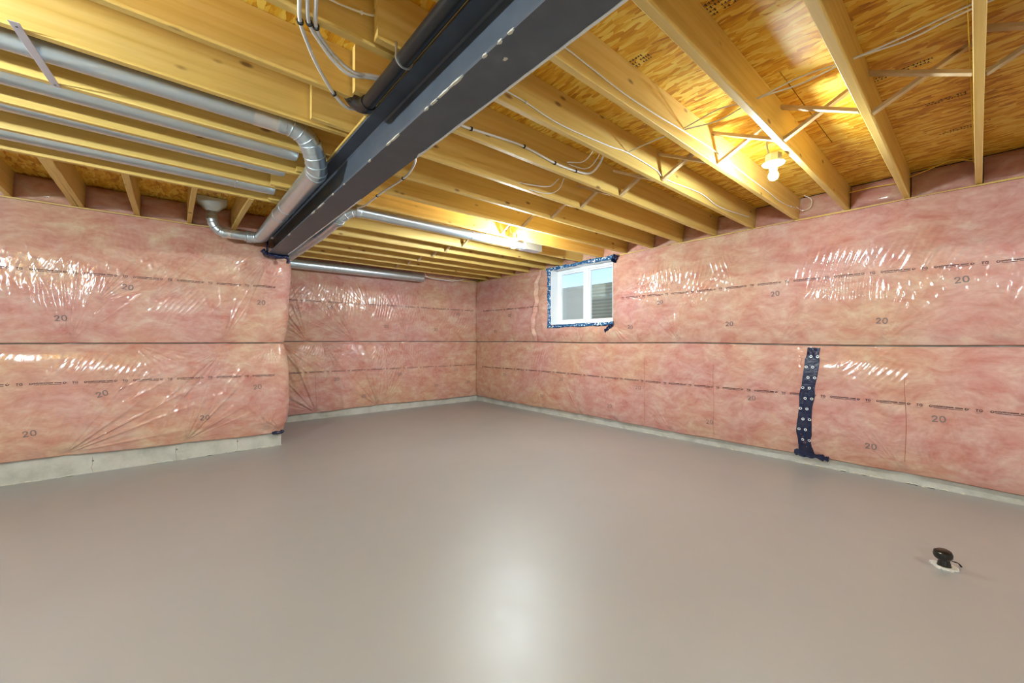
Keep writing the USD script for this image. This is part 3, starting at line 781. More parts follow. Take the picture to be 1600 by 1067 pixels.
for s, z in ((2.05, 0.63), (2.5, 0.32), (3.15, 0.66), (3.9, 0.40), (4.35, 0.68), (4.65, 0.42)):
    stamp(B_L, bl, s, z, 1)

# left wall ------------------------------------------------------------
s_l = np.concatenate([np.arange(X0 + 0.05, -1.4, 0.1), srange(-1.35, XL - RC + RC * PI / 2 + 0.10)])
L_U = Sheet(left_path, s_l, lambda s: np.full_like(s, 1.236), lambda s: np.where(s > XL - 0.2, 2.285, 0) + np.where(s <= XL - 0.2, JB - 0.022, 0.0) if False else np.full_like(s, JB - 0.022), 0.055, 61,
            pins=[(-0.72, 0.0, 1.4, 15, 0.016, 0.28), (0.42, 0.0, 1.3, 15, 0.014, 0.25), (0.88, 0.0, 1.57, 17, 0.016, 0.2), (0.85, 0.80, -1.9, 17, 0.018, 0.35), (-0.15, 0.35, 0.8, 13, 0.010, 0.45), (-0.55, 0.30, 0.9, 13, 0.010, 0.45)], clusters=34, lean=-1, pinzone=(0.25, 0.8), extra=pocket, ends=(True, True))
lu = thing('insulation_blanket', 'pink film-faced insulation blanket, upper of the two on the left wall beneath the beam end', 'insulation', (0, YL, 1.25))
obj('film_face', L_U.mesh(), 'insulation', lu, smooth=True)
print_line(L_U, lu, -2.0, 0.95, lambda s: 1.883, 1)
for s, z, t in ((-0.77, 1.462, 0.1), (-0.331, 1.779, -0.1), (0.78, 1.70, 0), (-1.6, 1.78, 0)):
    stamp(L_U, lu, s, z, 1, t)
L_L = Sheet(left_path, s_l, lambda s: 0.185 - 0.022 * np.clip((s + 0.3) * 1.2, -1, 1) + 0.004 * np.sin(s * 6), lambda s: np.full_like(s, 1.226), 0.058, 72,
            pins=[(-0.75, 0.02, 0.55, 12, 0.018, 0.5), (0.1, 0.02, 0.9, 13, 0.016, 0.4), (0.42, 0.93, -2.3, 13, 0.016, 0.45), (0.88, 1.0, -1.57, 15, 0.014, 0.15), (0.85, 0.05, 1.6, 15, 0.014, 0.2), (0.98, 0.03, 2.2, 15, 0.016, 0.12), (-0.3, 1.0, -0.5, 15, 0.010, 0.3)], clusters=30, lean=-1, pinzone=(0.2, 0.93), ends=(True, True))
ll = thing('insulation_blanket', 'pink film-faced insulation blanket, lower of the two on the left wall above the concrete strip', 'insulation', (0, YL, 0.15))
obj('film_face', L_L.mesh(), 'insulation', ll, smooth=True)
print_line(L_L, ll, -2.0, 0.95, lambda s: 0.866 - 0.012 * s, 1)
for s, z, t in ((-0.951, 0.445, 0.1), (0.264, 0.435, 0), (-0.506, 0.755, 0.3), (0.744, 0.73, 0.1), (1.1, 0.44, 0)):
    stamp(L_L, ll, s, z, 1, t)

# pink batts in the joist bays at the rim
def batt(a0, a1, front, horiz, seed, z0=JB + 0.004, z1=JT - 0.006, depth=0.16):
    """horiz 'y': bay spans y, faces -x.  horiz 'x': bay spans x, faces -y."""
    n, m = 24, 16
    A, U = np.meshgrid(np.linspace(a0 + 0.003, a1 - 0.003, n), np.linspace(0, 1, m), indexing='ij')
    Z = z0 + (z1 - z0) * U
    t = (A - a0) / (a1 - a0)
    b = (1 - np.abs(2 * t - 1) ** 4) * (1 - np.abs(2 * U - 1) ** 4)
    lo = meshkit.fbm(np.stack([A * 5, Z * 7, np.full_like(A, seed * 1.3)], -1), 4, seed)
    fr = front - (0.005 + 0.035 * b * (0.4 + 1.2 * lo)) + 0.045 * U
    F = np.stack([fr, A, Z], -1) if horiz == 'y' else np.stack([A, fr, Z], -1)
    Bk = F.copy(); Bk[..., 0 if horiz == 'y' else 1] = front + depth
    v = np.concatenate([F.reshape(-1, 3), Bk.reshape(-1, 3)])
    i, j = np.meshgrid(np.arange(n - 1), np.arange(m - 1), indexing='ij')
    q = np.stack([i * m + j, (i + 1) * m + j, (i + 1) * m + j + 1, i * m + j + 1], -1).reshape(-1, 4)
    rim = [k * m for k in range(n)] + [(n - 1) * m + k for k in range(1, m)] + [k * m + m - 1 for k in range(n - 2, -1, -1)] + [k for k in range(m - 2, 0, -1)]
    rim = np.array(rim); nx = np.roll(rim, -1)
    side = np.stack([rim, nx, nx + n * m, rim + n * m], 1)
    return trimesh.Trimesh(v, tri(np.vstack([q, q[:, ::-1] + n * m, side])), process=False)
for i in range(-3, 16):
    a0, a1 = JE(i), JE(i + 1) - 0.038
    where = f'on the right wall, {ORD[-i - 1]} joist bay past the nearest joist' if i < 0 else f'in the {ORD[i]} joist bay from the right, above the right wall'
    obj('insulation_batt', batt(a0, a1, XR + 0.03, 'y', 700 + i), 'insulation', smooth=40, label=f'pink film-faced batt {where}', cat='insulation', group='pink batts at the joist ends on the right wall')
bx = [-1.49, -1.09, -0.675, -0.27, 0.14, 0.53, 0.86]
bw = [0.038, 0.038, 0.078, 0.044, 0.038, 0.044, 0.0]
for k in range(6):
    lab = ['at the far left edge', 'between the left edge and the doubled short joist', 'just right of the doubled short joist', 'left of the small duct boot', 'behind the small duct boot', 'between the last short joist and the beam'][k]
    obj('insulation_batt', batt(bx[k] + bw[k] / 2, bx[k + 1] - bw[k + 1] / 2, YL + 0.03, 'x', 760 + k), 'insulation', smooth=40, label=f'pink batt above the left wall, {lab}', cat='insulation', group='pink batts at the joist ends on the left wall')
obj('insulation_batt', batt(XL + 0.06, XR - 0.02, YB + 0.02, 'x', 790), 'insulation', smooth=40, label='long pink batt on the rim above the far wall', cat='insulation')

# ------------------------------------------------------------------ blue tape
def tape_on(sheet, pts, w, lift=0.004, n=40, rag=0.15, seed=0, t=0.0008):
    """A ribbon of tape along points (s, z) on a sheet."""
    r = np.random.default_rng(seed); p = spline(pts, n // max(1, len(pts) - 1))
    d = np.gradient(p, axis=0); d /= np.linalg.norm(d, axis=1, keepdims=True); nr = np.stack([-d[:, 1], d[:, 0]], 1)
    ww = w / 2 * (1 + rag * (meshkit.noise(np.stack([np.arange(len(p)) * 0.35, np.zeros(len(p)), np.full(len(p), seed)], -1)) - 0.5) * 2)
    cols = np.linspace(-1, 1, 7); V = []
    for c in cols:
        q = p + nr * (c * ww)[:, None]
        o = sheet.at(q[:, 0], q[:, 1]) + lift + 0.004 * (meshkit.noise(np.stack([q[:, 0] * 60, q[:, 1] * 60, np.full(len(q), c * 3)], -1), seed) - 0.3)
        V.append(np.stack([sheet.world(q[:, 0], q[:, 1], o), sheet.world(q[:, 0], q[:, 1], o - 0.006)], 0))
    V = np.array(V)                                  # 7, 2, n, 3
    k, _, m, _ = V.shape
    idx = lambda a, b, c: (a * 2 + b) * m + c
    f = []
    for c in range(m - 1):
        for a in range(k - 1):
            f += [[idx(a, 0, c), idx(a + 1, 0, c), idx(a + 1, 0, c + 1), idx(a, 0, c + 1)], [idx(a, 1, c), idx(a, 1, c + 1), idx(a + 1, 1, c + 1), idx(a + 1, 1, c)]]
        f += [[idx(0, 0, c), idx(0, 0, c + 1), idx(0, 1, c + 1), idx(0, 1, c)], [idx(k - 1, 0, c), idx(k - 1, 1, c), idx(k - 1, 1, c + 1), idx(k - 1, 0, c + 1)]]
    return trimesh.Trimesh(V.reshape(-1, 3), tri(f), process=False)
st = thing('sheathing_tape', 'navy blue tape with white ring print running down the lower right wall', 'tape', (XR, 1.13, 0.1))
tp = [(1.075, 1.188), (1.085, 1.0), (1.115, 0.75), (1.14, 0.45), (1.145, 0.25), (1.135, 0.11)]
obj('strip', tape_on(R_L, tp, 0.115, seed=3), 'blue_tape', st, smooth=40)
obj('tail', tape_on(R_L, [(1.24, 0.118), (1.14, 0.106), (1.0, 0.098), (0.955, 0.094)], 0.05, 0.008, seed=5, rag=0.5), 'blue_tape', st, smooth=40)
tpp = np.array(tp)
dot = extrude(sg.Point(0, 0).buffer(0.0135, 12).difference(sg.Point(0, 0).buffer(0.006, 8)), 0.001)
z = 1.10; k = 0
while z > 0.16:
    c = np.interp(z, tpp[::-1, 1], tpp[::-1, 0])
    for dx in ((-0.012, 0.042) if k % 2 else (0.012, -0.042)):
        obj('printed_ring', R_L.drape(dot, c + dx, z, 0.0085, -1), 'dot_white', st, smooth=False)
    z -= 0.105; k += 1

# ------------------------------------------------------------------ window
WX = 5.05
win = thing('window_1', 'white vinyl two-pane basement window set high in the right wall', None, (WX, 4.09, WZ0), kind='structure')
def frame_rect(x0, x1, y0, y1, z0, z1, w):
    return cat_([cbox(x0, y0, z0, x1, y0 + w, z1), cbox(x0, y1 - w, z0, x1, y1, z1), cbox(x0, y0 + w, z0, x1, y1 - w, z0 + w), cbox(x0, y0 + w, z1 - w, x1, y1 - w, z1)])
obj('frame', frame_rect(WX, WX + 0.075, WY0, WY1, WZ0, WZ1 - 0.005, 0.055), 'vinyl_white', win, smooth=20)
obj('jamb_liner', cat_([box(XR - 0.045, WY1 - 0.012, WZ0, WX, WY1, WZ1), box(XR - 0.045, WY0, WZ0, WX, WY0 + 0.012, WZ1), box(XR - 0.045, WY0, WZ0, WX, WY1, WZ0 + 0.012), box(XR - 0.045, WY0 + 0.012, WZ1 - 0.014, WX, WY1 - 0.012, WZ1 - 0.002)]), 'poly_white', win, smooth=False, label='white film-covered jamb')
obj('mullion', cbox(WX + 0.005, 4.05, WZ0 + 0.05, WX + 0.07, 4.13, WZ1 - 0.055), 'vinyl_white', win, smooth=20)
s1 = obj('sash', frame_rect(WX + 0.012, WX + 0.05, 4.125, WY1 - 0.05, WZ0 + 0.052, WZ1 - 0.058, 0.035), 'vinyl_white', win, smooth=20)
obj('pane', box(WX + 0.030, 4.155, WZ0 + 0.08, WX + 0.034, WY1 - 0.08, WZ1 - 0.09), 'pane_glass', s1, smooth=False)
obj('insect_screen', box(WX + 0.046, 4.155, WZ0 + 0.08, WX + 0.047, WY1 - 0.08, WZ1 - 0.31), 'screen_mesh', s1, smooth=False)
s2 = obj('sash', frame_rect(WX + 0.03, WX + 0.068, WY0 + 0.05, 4.055, WZ0 + 0.052, WZ1 - 0.058, 0.03), 'vinyl_white', win, smooth=20)
obj('pane', box(WX + 0.050, WY0 + 0.075, WZ0 + 0.08, WX + 0.054, 4.03, WZ1 - 0.085), 'pane_glass', s2, smooth=False)

# ragged blue tape round the window
def ragged_tape(p0, p1, w, seed, x=XR - 0.068, n=36, bump=0.012):
    r = np.random.default_rng(seed); p = np.linspace(p0, p1, n); d = (np.array(p1) - p0) / np.linalg.norm(np.array(p1) - p0); nr = np.array([-d[1], d[0]])
    V = []
    for c in np.linspace(-1, 1, 6):
        j = meshkit.noise(np.stack([np.arange(n) * 0.5, np.full(n, c * 2), np.full(n, seed)], -1), seed)
        q = p + nr * (c * w / 2 * (0.65 + 0.7 * j))[:, None]
        o = x - bump * meshkit.noise(np.stack([np.arange(n) * 0.9, np.full(n, c * 3), np.full(n, seed)], -1), seed + 1)
        V.append([np.column_stack([o, q]), np.column_stack([o + 0.03, q])])
    V = np.array(V); k, _, m, _ = V.shape
    idx = lambda a, b, c: (a * 2 + b) * m + c
    f = []
    for c in range(m - 1):
        for a in range(k - 1):
            f += [[idx(a, 0, c), idx(a, 0, c + 1), idx(a + 1, 0, c + 1), idx(a + 1, 0, c)]]
        f += [[idx(0, 0, c), idx(0, 1, c), idx(0, 1, c + 1), idx(0, 0, c + 1)], [idx(k - 1, 0, c), idx(k - 1, 0, c + 1), idx(k - 1, 1, c + 1), idx(k - 1, 1, c)]]
    return trimesh.Trimesh(V.reshape(-1, 3), tri(f), process=False)
for nm, a, b, w, sd, lab in (('top', (WY0 - 0.05, 2.478), (WY1 + 0.08, 2.470), 0.05, 1, 'ragged blue tape along the top of the window'), ('left', (WY1 + 0.025, 2.46), (WY1 + 0.02, 1.50), 0.05, 2, 'ragged blue tape down the left side of the window'),
                          ('bottom', (WY0 - 0.02, 1.515), (WY1 + 0.06, 1.50), 0.045, 3, 'ragged blue tape under the window')):
    t = thing('sheathing_tape', lab, 'tape', (XR - 0.06, (a[0] + b[0]) / 2, a[1]), group='tape round the window')
    obj('strip', ragged_tape(a, b, w, sd), 'window_tape', t, smooth=50)
    if nm == 'top':
        obj('crumpled_end', ragged_tape((WY0 - 0.07, 2.50), (WY0 - 0.02, 2.40), 0.08, 7, bump=0.03), 'blue_tape', t, smooth=50)
    if nm == 'bottom':
        obj('crumpled_end', ragged_tape((WY0 - 0.0, 1.50), (WY0 + 0.13, 1.40), 0.045, 8, bump=0.02), 'blue_tape', t, smooth=50)

# window well and ground outside
def well():
    a = []
    y0, y1, xo, rr = 2.7, 5.75, 6.02, 0.35
    th = np.linspace(0, np.pi / 2, 14)
    pl = [(XR + 0.255, y0)] + [(xo - rr + rr * np.sin(t), y0 + rr - rr * np.cos(t)) for t in th] + [(xo - rr + rr * np.cos(t), y1 - rr + rr * np.sin(t)) for t in th] + [(XR + 0.255, y1)]
    pl = np.array(pl); c = np.array([5.3, 4.2])
    z = np.linspace(1.1, 2.31, 170)
    V = []
    for zz in z:
        w = 0.012 * np.sin(zz / 0.062 * 2 * np.pi)
        d = pl - c; d /= np.linalg.norm(d, axis=1, keepdims=True)
        V.append(np.column_stack([pl + d * w, np.full(len(pl), zz)]))
    V = np.array(V); n, m, _ = V.shape
    i, j = np.meshgrid(np.arange(n - 1), np.arange(m - 1), indexing='ij')
    q = np.stack([i * m + j, i * m + j + 1, (i + 1) * m + j + 1, (i + 1) * m + j], -1).reshape(-1, 4)
    return trimesh.Trimesh(V.reshape(-1, 3), tri(q), process=False), pl
wm, pl = well()
ww = thing('window_well', 'corrugated galvanized window well seen through the panes', 'window well', (5.6, 4.2, 1.1))
obj('corrugated_wall', wm, 'well_metal', ww, smooth=40)
obj('rolled_rim', tube(np.column_stack([pl, np.full(len(pl), 2.31)]), 0.012, 8), 'well_metal', ww)
obj('gravel_bed', extrude(sg.Polygon(pl).buffer(-0.02), 0.05).apply_translation([0, 0, 1.08]), 'chip_white', ww, smooth=False)
G = sg.box(XR + 0.26, -12, 40, 30).difference(sg.Polygon(pl).buffer(0.014))
gm = extrude(G, 0.3); gm.apply_translation([0, 0, 1.95])
obj('ground', gm, 'grass', smooth=False, label='grassy ground outside around the window well', kind='structure')

# ------------------------------------------------------------------ ducts
def seam_rings(pts, r, at):
    """Raised joint beads round a pipe at the given fractions of its length."""
    p = np.asarray(pts, float); L = np.concatenate([[0], np.cumsum(np.linalg.norm(np.diff(p, axis=0), axis=1))])
    out = []
    for a in at:
        s = a * L[-1]; c = np.array([np.interp(s, L, p[:, k]) for k in range(3)]); e = np.array([np.interp(min(s + 0.01, L[-1]), L, p[:, k]) for k in range(3)]) - np.array([np.interp(max(s - 0.01, 0), L, p[:, k]) for k in range(3)])
        e /= np.linalg.norm(e)
        out.append(tube([c - e * 0.008, c - e * 0.004, c + e * 0.004, c + e * 0.008], [r + 0.0005, r + 0.004, r + 0.004, r + 0.0005], 32))
    return out
def elbow(p0, d0, p1, d1, r, gores=4, sides=32):
    """A gored sheet-metal elbow between two pipe ends: straight pieces joined by beads."""
    p0, d0, p1, d1 = (np.asarray(a, float) for a in (p0, d0, p1, d1))
    t = np.linspace(0, 1, gores + 1)[:, None]; L = np.linalg.norm(p1 - p0) * 1.1
    P = (2 * t**3 - 3 * t**2 + 1) * p0 + (t**3 - 2 * t**2 + t) * d0 * L + (-2 * t**3 + 3 * t**2) * p1 + (t**3 - t**2) * d1 * L
    return P
def duct(name, label, parts, group=None):
    """parts: ('pipe', points, radius, joint fractions) or ('elbow', p0, d0, p1, d1, radius)."""
    t = thing(name, label, 'duct', tuple(np.asarray(parts[0][1], float)[0] if parts[0][0] == 'pipe' else parts[0][1]), group)
    for q in parts:
        if q[0] == 'pipe':
            b = obj('pipe', tube(np.asarray(q[1], float), q[2], 36), 'galvanized', t, smooth=35)
            for m in seam_rings(q[1], q[2], q[3]):
                obj('joint_bead', m, 'galvanized', b, smooth=35)
        elif q[0] == 'elbow':
            P = elbow(*q[1:])
            obj('elbow', tube(P, q[5], 36), 'galvanized', t, smooth=18)
            for k in range(1, len(P) - 1):
                d = P[k + 1] - P[k - 1]; d /= np.linalg.norm(d)
                obj('gore_bead', tube([P[k] - d * 0.005, P[k], P[k] + d * 0.005], [q[5] + 0.001, q[5] + 0.004, q[5] + 0.001], 36), 'galvanized', t, smooth=35)
            for c, d in ((P[0], q[2]), (P[-1], q[4])):
                c, d = np.asarray(c), np.asarray(d, float)
                obj('collar', tube([c - d * 0.025, c - d * 0.02, c + d * 0.02, c + d * 0.025], [q[5] + 0.001, q[5] + 0.0045, q[5] + 0.0045, q[5] + 0.001], 36), 'galvanized', t, smooth=35)
        elif q[0] == 'tape':
            c, d, r_, w = np.asarray(q[1], float), np.asarray(q[2], float), q[3], q[4]
            obj('foil_wrap', tube([c - d * w / 2, c + d * w / 2], r_ + 0.0025, 36, cap=False), 'foil_tape', t, smooth=35, label='band of foil tape')
        elif q[0] == 'mesh':
            obj(q[1], q[2], 'galvanized', t, smooth=30)
    return t
RD = 0.063
BDX, BDZ = 0.748, 2.405
y1 = 2.735
d1 = duct('heating_duct', 'galvanized round duct, highest on the left, turning down along the steel beam', [
    ('pipe', [(X0, y1, 2.578), (-1.2, y1, 2.578), (0.50, y1, 2.578)], RD, (0.62,)),
    ('tape', (0.42, y1, 2.578), (1, 0, 0), RD, 0.13),
    ('elbow', (0.50, y1, 2.578), (1, 0, 0), (0.68, 2.79, 2.505), (0.5, 0.6, -0.62), RD),
    ('elbow', (0.68, 2.79, 2.505), (0.5, 0.6, -0.62), (BDX, 2.97, BDZ), (0, 1, 0), 0.066),
    ('pipe', [(BDX, 2.97, BDZ), (BDX, 4.2, BDZ), (BDX, 5.08, BDZ - 0.005)], 0.066, (0.42, 0.55)),
    ('elbow', (BDX, 5.08, BDZ - 0.005), (0, 1, 0), (0.64, 5.21, BDZ - 0.005), (-1, 0, 0), 0.058),
    ('pipe', [(0.64, 5.21, BDZ - 0.005), (0.42, 5.21, BDZ)], 0.048, (0.15, 0.75)),
    ('tape', (0.46, 5.21, BDZ), (-1, 0, 0), 0.049, 0.07),
    ('elbow', (0.42, 5.21, BDZ), (-1, 0, 0), (0.315, 5.21, 2.545), (0, 0, 1), 0.048),
    ('pipe', [(0.315, 5.21, 2.545), (0.315, 5.21, 2.62)], 0.048, (0.4,)),
    ('mesh', 'boot', trimesh.convex.convex_hull(np.vstack([[(0.315 + 0.05 * math.cos(a), 5.21 + 0.05 * math.sin(a), 2.61) for a in np.linspace(0, 6.28, 20)], [(0.315 + sx * 0.125, 5.21 + sy * 0.06, zz) for sx in (-1, 1) for sy in (-1, 1) for zz in (2.69, 2.745)]])))])
for k, (y, z, xe, nm) in enumerate(((3.15, 2.595, 0.68, 'second'), (3.565, 2.615, 0.68, 'third'), (3.975, 2.585, 0.68, 'lowest'))):
    duct('heating_duct', f'straight galvanized round duct in a joist bay on the left, {nm} of the four', [('pipe', [(X0, y, z), (-1, y, z), (xe - 0.05, y, z)], RD, (0.60 if k < 2 else 0.955,)), ('pipe', [(xe - 0.05, y, z), (xe - 0.01, y, z), (xe, y, z)], [RD, RD * 0.96, RD * 0.55], ())], group='straight ducts left of the beam')
rb = (1.215, 2.40)
duct('heating_duct', 'galvanized round duct right of the beam, bending from a joist bay towards the far wall', [
    ('pipe', [(1.36, 3.90, 2.51), (2.6, 3.90, 2.51), (3.50, 3.90, 2.51)], 0.052, (0.62, 0.86, 0.93)),
    ('elbow', (1.36, 3.90, 2.51), (-1, 0, 0), (rb[0], 4.02, rb[1] + 0.02), (0, 0.9, -0.3), 0.056),
    ('pipe', [(rb[0], 4.02, rb[1] + 0.02), (rb[0], 4.5, rb[1]), (rb[0], 6.46, rb[1])], 0.052, (0.22, 0.28, 0.62)),
    ('mesh', 'boot', cbox(3.50, 3.83, 2.46, 3.80, 3.97, 2.56))])
duct('heating_duct', 'shiny round duct running along the far wall under the joists', [
    ('elbow', (rb[0], 6.50, rb[1]), (0, 1, 0), (rb[0] + 0.12, 6.70, 2.425), (1, 0, 0), 0.060),
    ('pipe', [(rb[0] + 0.12, 6.70, 2.425), (2.5, 6.70, 2.425), (3.52, 6.70, 2.425)], 0.072, (0.28, 0.60, 0.97)),
    ('mesh', 'end_cap', lathe([(0, 0.02), (0.055, 0.02), (0.074, 0.0), (0.074, -0.03), (0.0, -0.03)], (3.53, 6.70, 2.425), (1, 0, 0)))])
sp = thing('duct_strap', 'flat pale metal hanger strap under the highest left duct', 'strap', (-0.49, 2.5, JB))
obj('strap_band', bar((-0.478, 2.47, JB - 0.003), (-0.437, 2.97, JB - 0.003), 0.032, 0.002, (1, 0, 0)), 'strap_metal', sp, smooth=False)
for y, xq in ((2.50, -0.4755), (2.945, -0.439)):
    obj('screw_head', lathe([(0, 0.002), (0.004, 0.002), (0.005, 0), (0, 0)], (xq, y, JB - 0.005), (0, 0, -1), 10), 'nail_grey', sp)
# wire hangers round the far ducts
for x, y, z, rr, lab in ((2.05, 6.70, 2.425, 0.075, 'thin wire hanger round the far wall duct, left'), (3.0, 3.90, 2.51, 0.055, 'thin wire hanger round the duct right of the beam')):
    a = np.linspace(-0.2, PI + 0.2, 18)
    P = [(x, y + 0.0 - rr, JB + 0.02)] + [(x, y - rr * math.cos(q), z - rr * math.sin(q)) for q in a] + [(x, y + rr, JB + 0.02)]
    obj('hanger_wire', tube(P, 0.0022, 6), 'steel_box', smooth=40, label=lab, cat='hanger')

# ------------------------------------------------------------------ pipes and tubes
bp = thing('drain_pipe', 'black plastic drain pipe hung beside the steel beam', 'pipe', (0.765, 2.1, 2.48))
obj('pipe', tube([(0.765, -3.5, 2.474), (0.765, 0, 2.474), (0.765, 2.07, 2.474)], 0.033, 28), 'black_plastic', bp, smooth=35)
obj('elbow', tube(elbow((0.765, 2.05, 2.474), (0, 1, 0), (0.70, 2.155, 2.58), (-0.35, 0, 1), 0.036, 8), 0.037, 28), 'black_plastic', bp, smooth=35)
obj('hub', tube([(0.765, 2.03, 2.474), (0.765, 2.075, 2.474)], 0.038, 28), 'black_plastic', bp, smooth=35)
a = np.linspace(-0.3, PI + 0.3, 20)
obj('hanger_strap', tube([(0.728, 1.62, JB + 0.02)] + [(0.765 - 0.037 * math.cos(q), 1.62, 2.474 - 0.037 * math.sin(q)) for q in a] + [(0.805, 1.62, 2.50)], 0.003, 6, flat=0.006), 'steel_box', bp, smooth=40, label='pale metal hanger strap')

def clip(c, d, r, parent):
    c, d = np.asarray(c, float), np.asarray(d, float); d /= np.linalg.norm(d)
    obj('clip', tube([c - d * 0.006, c - d * 0.005, c + d * 0.005, c + d * 0.006], [r + 0.001, r + 0.005, r + 0.005, r + 0.001], 14), 'clip_black', parent, label='black clip')
def pex(label, pts, r=0.0078, clips=()):
    t = thing('water_tube', label, 'tube', pts[0])
    P = spline(pts, 10)
    obj('tube', tube(P, r, 14), 'pex_white', t, smooth=60)
    for k in clips:
        d = P[min(k + 1, len(P) - 1)] - P[max(k - 1, 0)]
        clip(P[k], d, r, t)
    return t
zt = JB - 0.014
pex('white plastic water tube, left of three at the top, with a second clip', [(0.26, 1.15, zt), (0.31, 1.42, zt), (0.352, 1.608, zt), (0.380, 1.722, zt), (0.425, 1.816, zt), (0.501, 1.949, zt), (0.619, 2.113, zt), (0.706, 2.191, zt), (0.80, 2.24, zt + 0.035), (0.95, 2.33, zt + 0.05)], clips=(30, 60))
pex('white plastic water tube, middle of the three at the top', [(0.29, 1.15, zt), (0.335, 1.42, zt), (0.374, 1.589, zt), (0.408, 1.707, zt), (0.467, 1.785, zt), (0.548, 1.868, zt), (0.637, 1.915, zt), (0.76, 1.95, zt + 0.055), (0.95, 1.96, zt + 0.08)], clips=(30,))
pex('white plastic water tube, right of the three at the top', [(0.325, 1.15, zt), (0.365, 1.42, zt), (0.403, 1.587, zt), (0.436, 1.716, zt + 0.004), (0.492, 1.80, zt + 0.012), (0.56, 1.862, zt + 0.014), (0.65, 1.905, zt + 0.014), (0.77, 1.93, zt + 0.058), (0.95, 1.94, zt + 0.085)], clips=(30,))
pex('white plastic water tube curving down from the beam towards the duct elbow on the right', [(1.0, 2.40, zt + 0.05), (1.12, 2.42, zt + 0.03), (1.235, 2.462, zt), (1.299, 2.60, zt - 0.01), (1.337, 2.844, zt - 0.01), (1.327, 3.249, zt - 0.01), (1.337, 3.609, zt - 0.01), (1.34, 3.83, zt + 0.02)], clips=(40, 52))
pex('white plastic water tube clipped along a joist side right of the beam', [(1.0, 2.025, 2.566), (1.283, 2.025, 2.558), (1.358, 2.025, 2.554), (1.606, 2.025, 2.575), (1.836, 2.025, 2.588), (2.141, 2.025, 2.562), (2.37, 2.02, 2.566), (2.50, 1.985, 2.575), (2.46, 1.86, 2.60), (2.36, 1.72, 2.66), (2.33, 1.66, 2.75)], 0.008, clips=(22, 40, 50, 60))

# ------------------------------------------------------------------ cables
def cable(label, runs, r=0.0045, flat=0.0028, m='cable_white', staples=()):
    t = thing('electrical_cable', label, 'cable', runs[0][0])
    for q in runs:
        P = spline(q, 8)
        obj('cable', tube(P, flat, 8, flat=r), m, t, smooth=60)
        for s in staples:
            k = int(s * (len(P) - 1)); c = P[k]; d = P[min(k + 1, len(P) - 1)] - P[max(k - 1, 0)]; d /= np.linalg.norm(d)
            obj('staple', tube([c - d * 0.004, c + d * 0.004], r + 0.0035, 8), 'paper_white', t)
    return t
cable('white cable along the third joist from the right, looping loose at the wall end', [[(1.0, 1.209, 2.57), (1.332, 1.209, 2.573), (1.537, 1.209, 2.564), (1.803, 1.209, 2.552), (2.122, 1.209, 2.559), (2.402, 1.209, 2.575), (2.90, 1.209, 2.592), (3.549, 1.209, 2.579), (3.968, 1.209, 2.573), (4.332, 1.209, 2.562), (4.70, 1.209, 2.59), (4.86, 1.215, 2.625), (4.87, 1.163, 2.58), (4.87, 1.10, 2.60), (4.87, 1.09, 2.67), (4.87, 1.15, 2.73)]], staples=(0.66, 0.8))
cable('white cable stapled along the fourth joist from the right', [[(1.0, 1.621, 2.58), (1.382, 1.621, 2.573), (1.484, 1.621, 2.568), (1.758, 1.621, 2.545), (2.231, 1.621, 2.57), (2.457, 1.621, 2.592), (2.845, 1.621, 2.578), (3.0, 1.621, 2.545), (3.610, 1.621, 2.58), (4.018, 1.621, 2.545), (4.759, 1.621, 2.60)]], staples=(0.2, 0.7))
cable('white cable stapled along the top left joist', [[(-0.6, 1.67, 2.60), (0.2, 1.67, 2.603), (0.467, 1.67, 2.606), (0.551, 1.67, 2.613), (0.641, 1.665, 2.628), (0.678, 1.66, 2.648), (0.747, 1.665, 2.642), (0.84, 1.67, 2.628), (1.0, 1.67, 2.60)]], staples=(0.44, 0.82))
xw = 2.47
cable('pair of white cables drilled straight across the joists near the right edge', [[(xw, y, 2.60 + z) for y, z in ((-0.45, 0.012), (0.0, 0.02), (0.2, 0.004), (0.395, 0.0), (0.6, 0.018), (0.81, 0.0), (1.0, 0.03), (1.215, 0.005), (1.4, 0.004), (1.625, 0.0))],
                                                                               [(xw + 0.012, y, 2.60 + z) for y, z in ((-0.45, 0.0), (0.0, 0.008), (0.2, -0.012), (0.395, 0.004), (0.6, -0.012), (0.81, 0.004), (1.0, -0.03), (1.215, 0.0))]])
cable('yellow cable down the side of the nearest right joist and along the wall top', [[(1.6, 0.028, 2.64), (2.2, 0.028, 2.65), (2.6, 0.03, 2.62), (3.2, 0.028, 2.64), (4.0, 0.028, 2.62), (4.75, 0.03, 2.66), (4.88, 0.035, 2.70), (4.885, 0.147, 2.744), (4.885, 0.237, 2.72), (4.89, 0.395, 2.68)], [(4.885, 0.43, 2.672), (4.885, 0.48, 2.654), (4.885, 0.65, 2.664), (4.89, 0.811, 2.662)]], m='cable_yellow')
def looped(label, x, y, s):
    return cable(label, [[(x - 0.35, y + 0.05, JB + 0.05), (x - 0.18, y + 0.02, JB + 0.012), (x - 0.02, y - 0.05, JB - 0.006), (x + 0.03, y - 0.13, JB + 0.02), (x + 0.02, y - 0.2, JB + 0.09)], [(x - 0.35, y + 0.055, JB + 0.055), (x - 0.22, y - 0.02, JB + 0.03), (x - 0.06, y - 0.1, JB + 0.03), (x - 0.02, y - 0.18, JB + 0.08)]])
looped('pair of loose white cable ends looping in the bay beside the black pipe', 2.45, 2.43, 0)
cable('white cables running into the bay above the clipped tube end', [[(2.30, 2.03, 2.60), (2.40, 1.95, 2.57), (2.40, 1.85, 2.60), (2.34, 1.70, 2.70)], [(2.28, 2.03, 2.61), (2.34, 1.9, 2.60), (2.30, 1.72, 2.70)]])
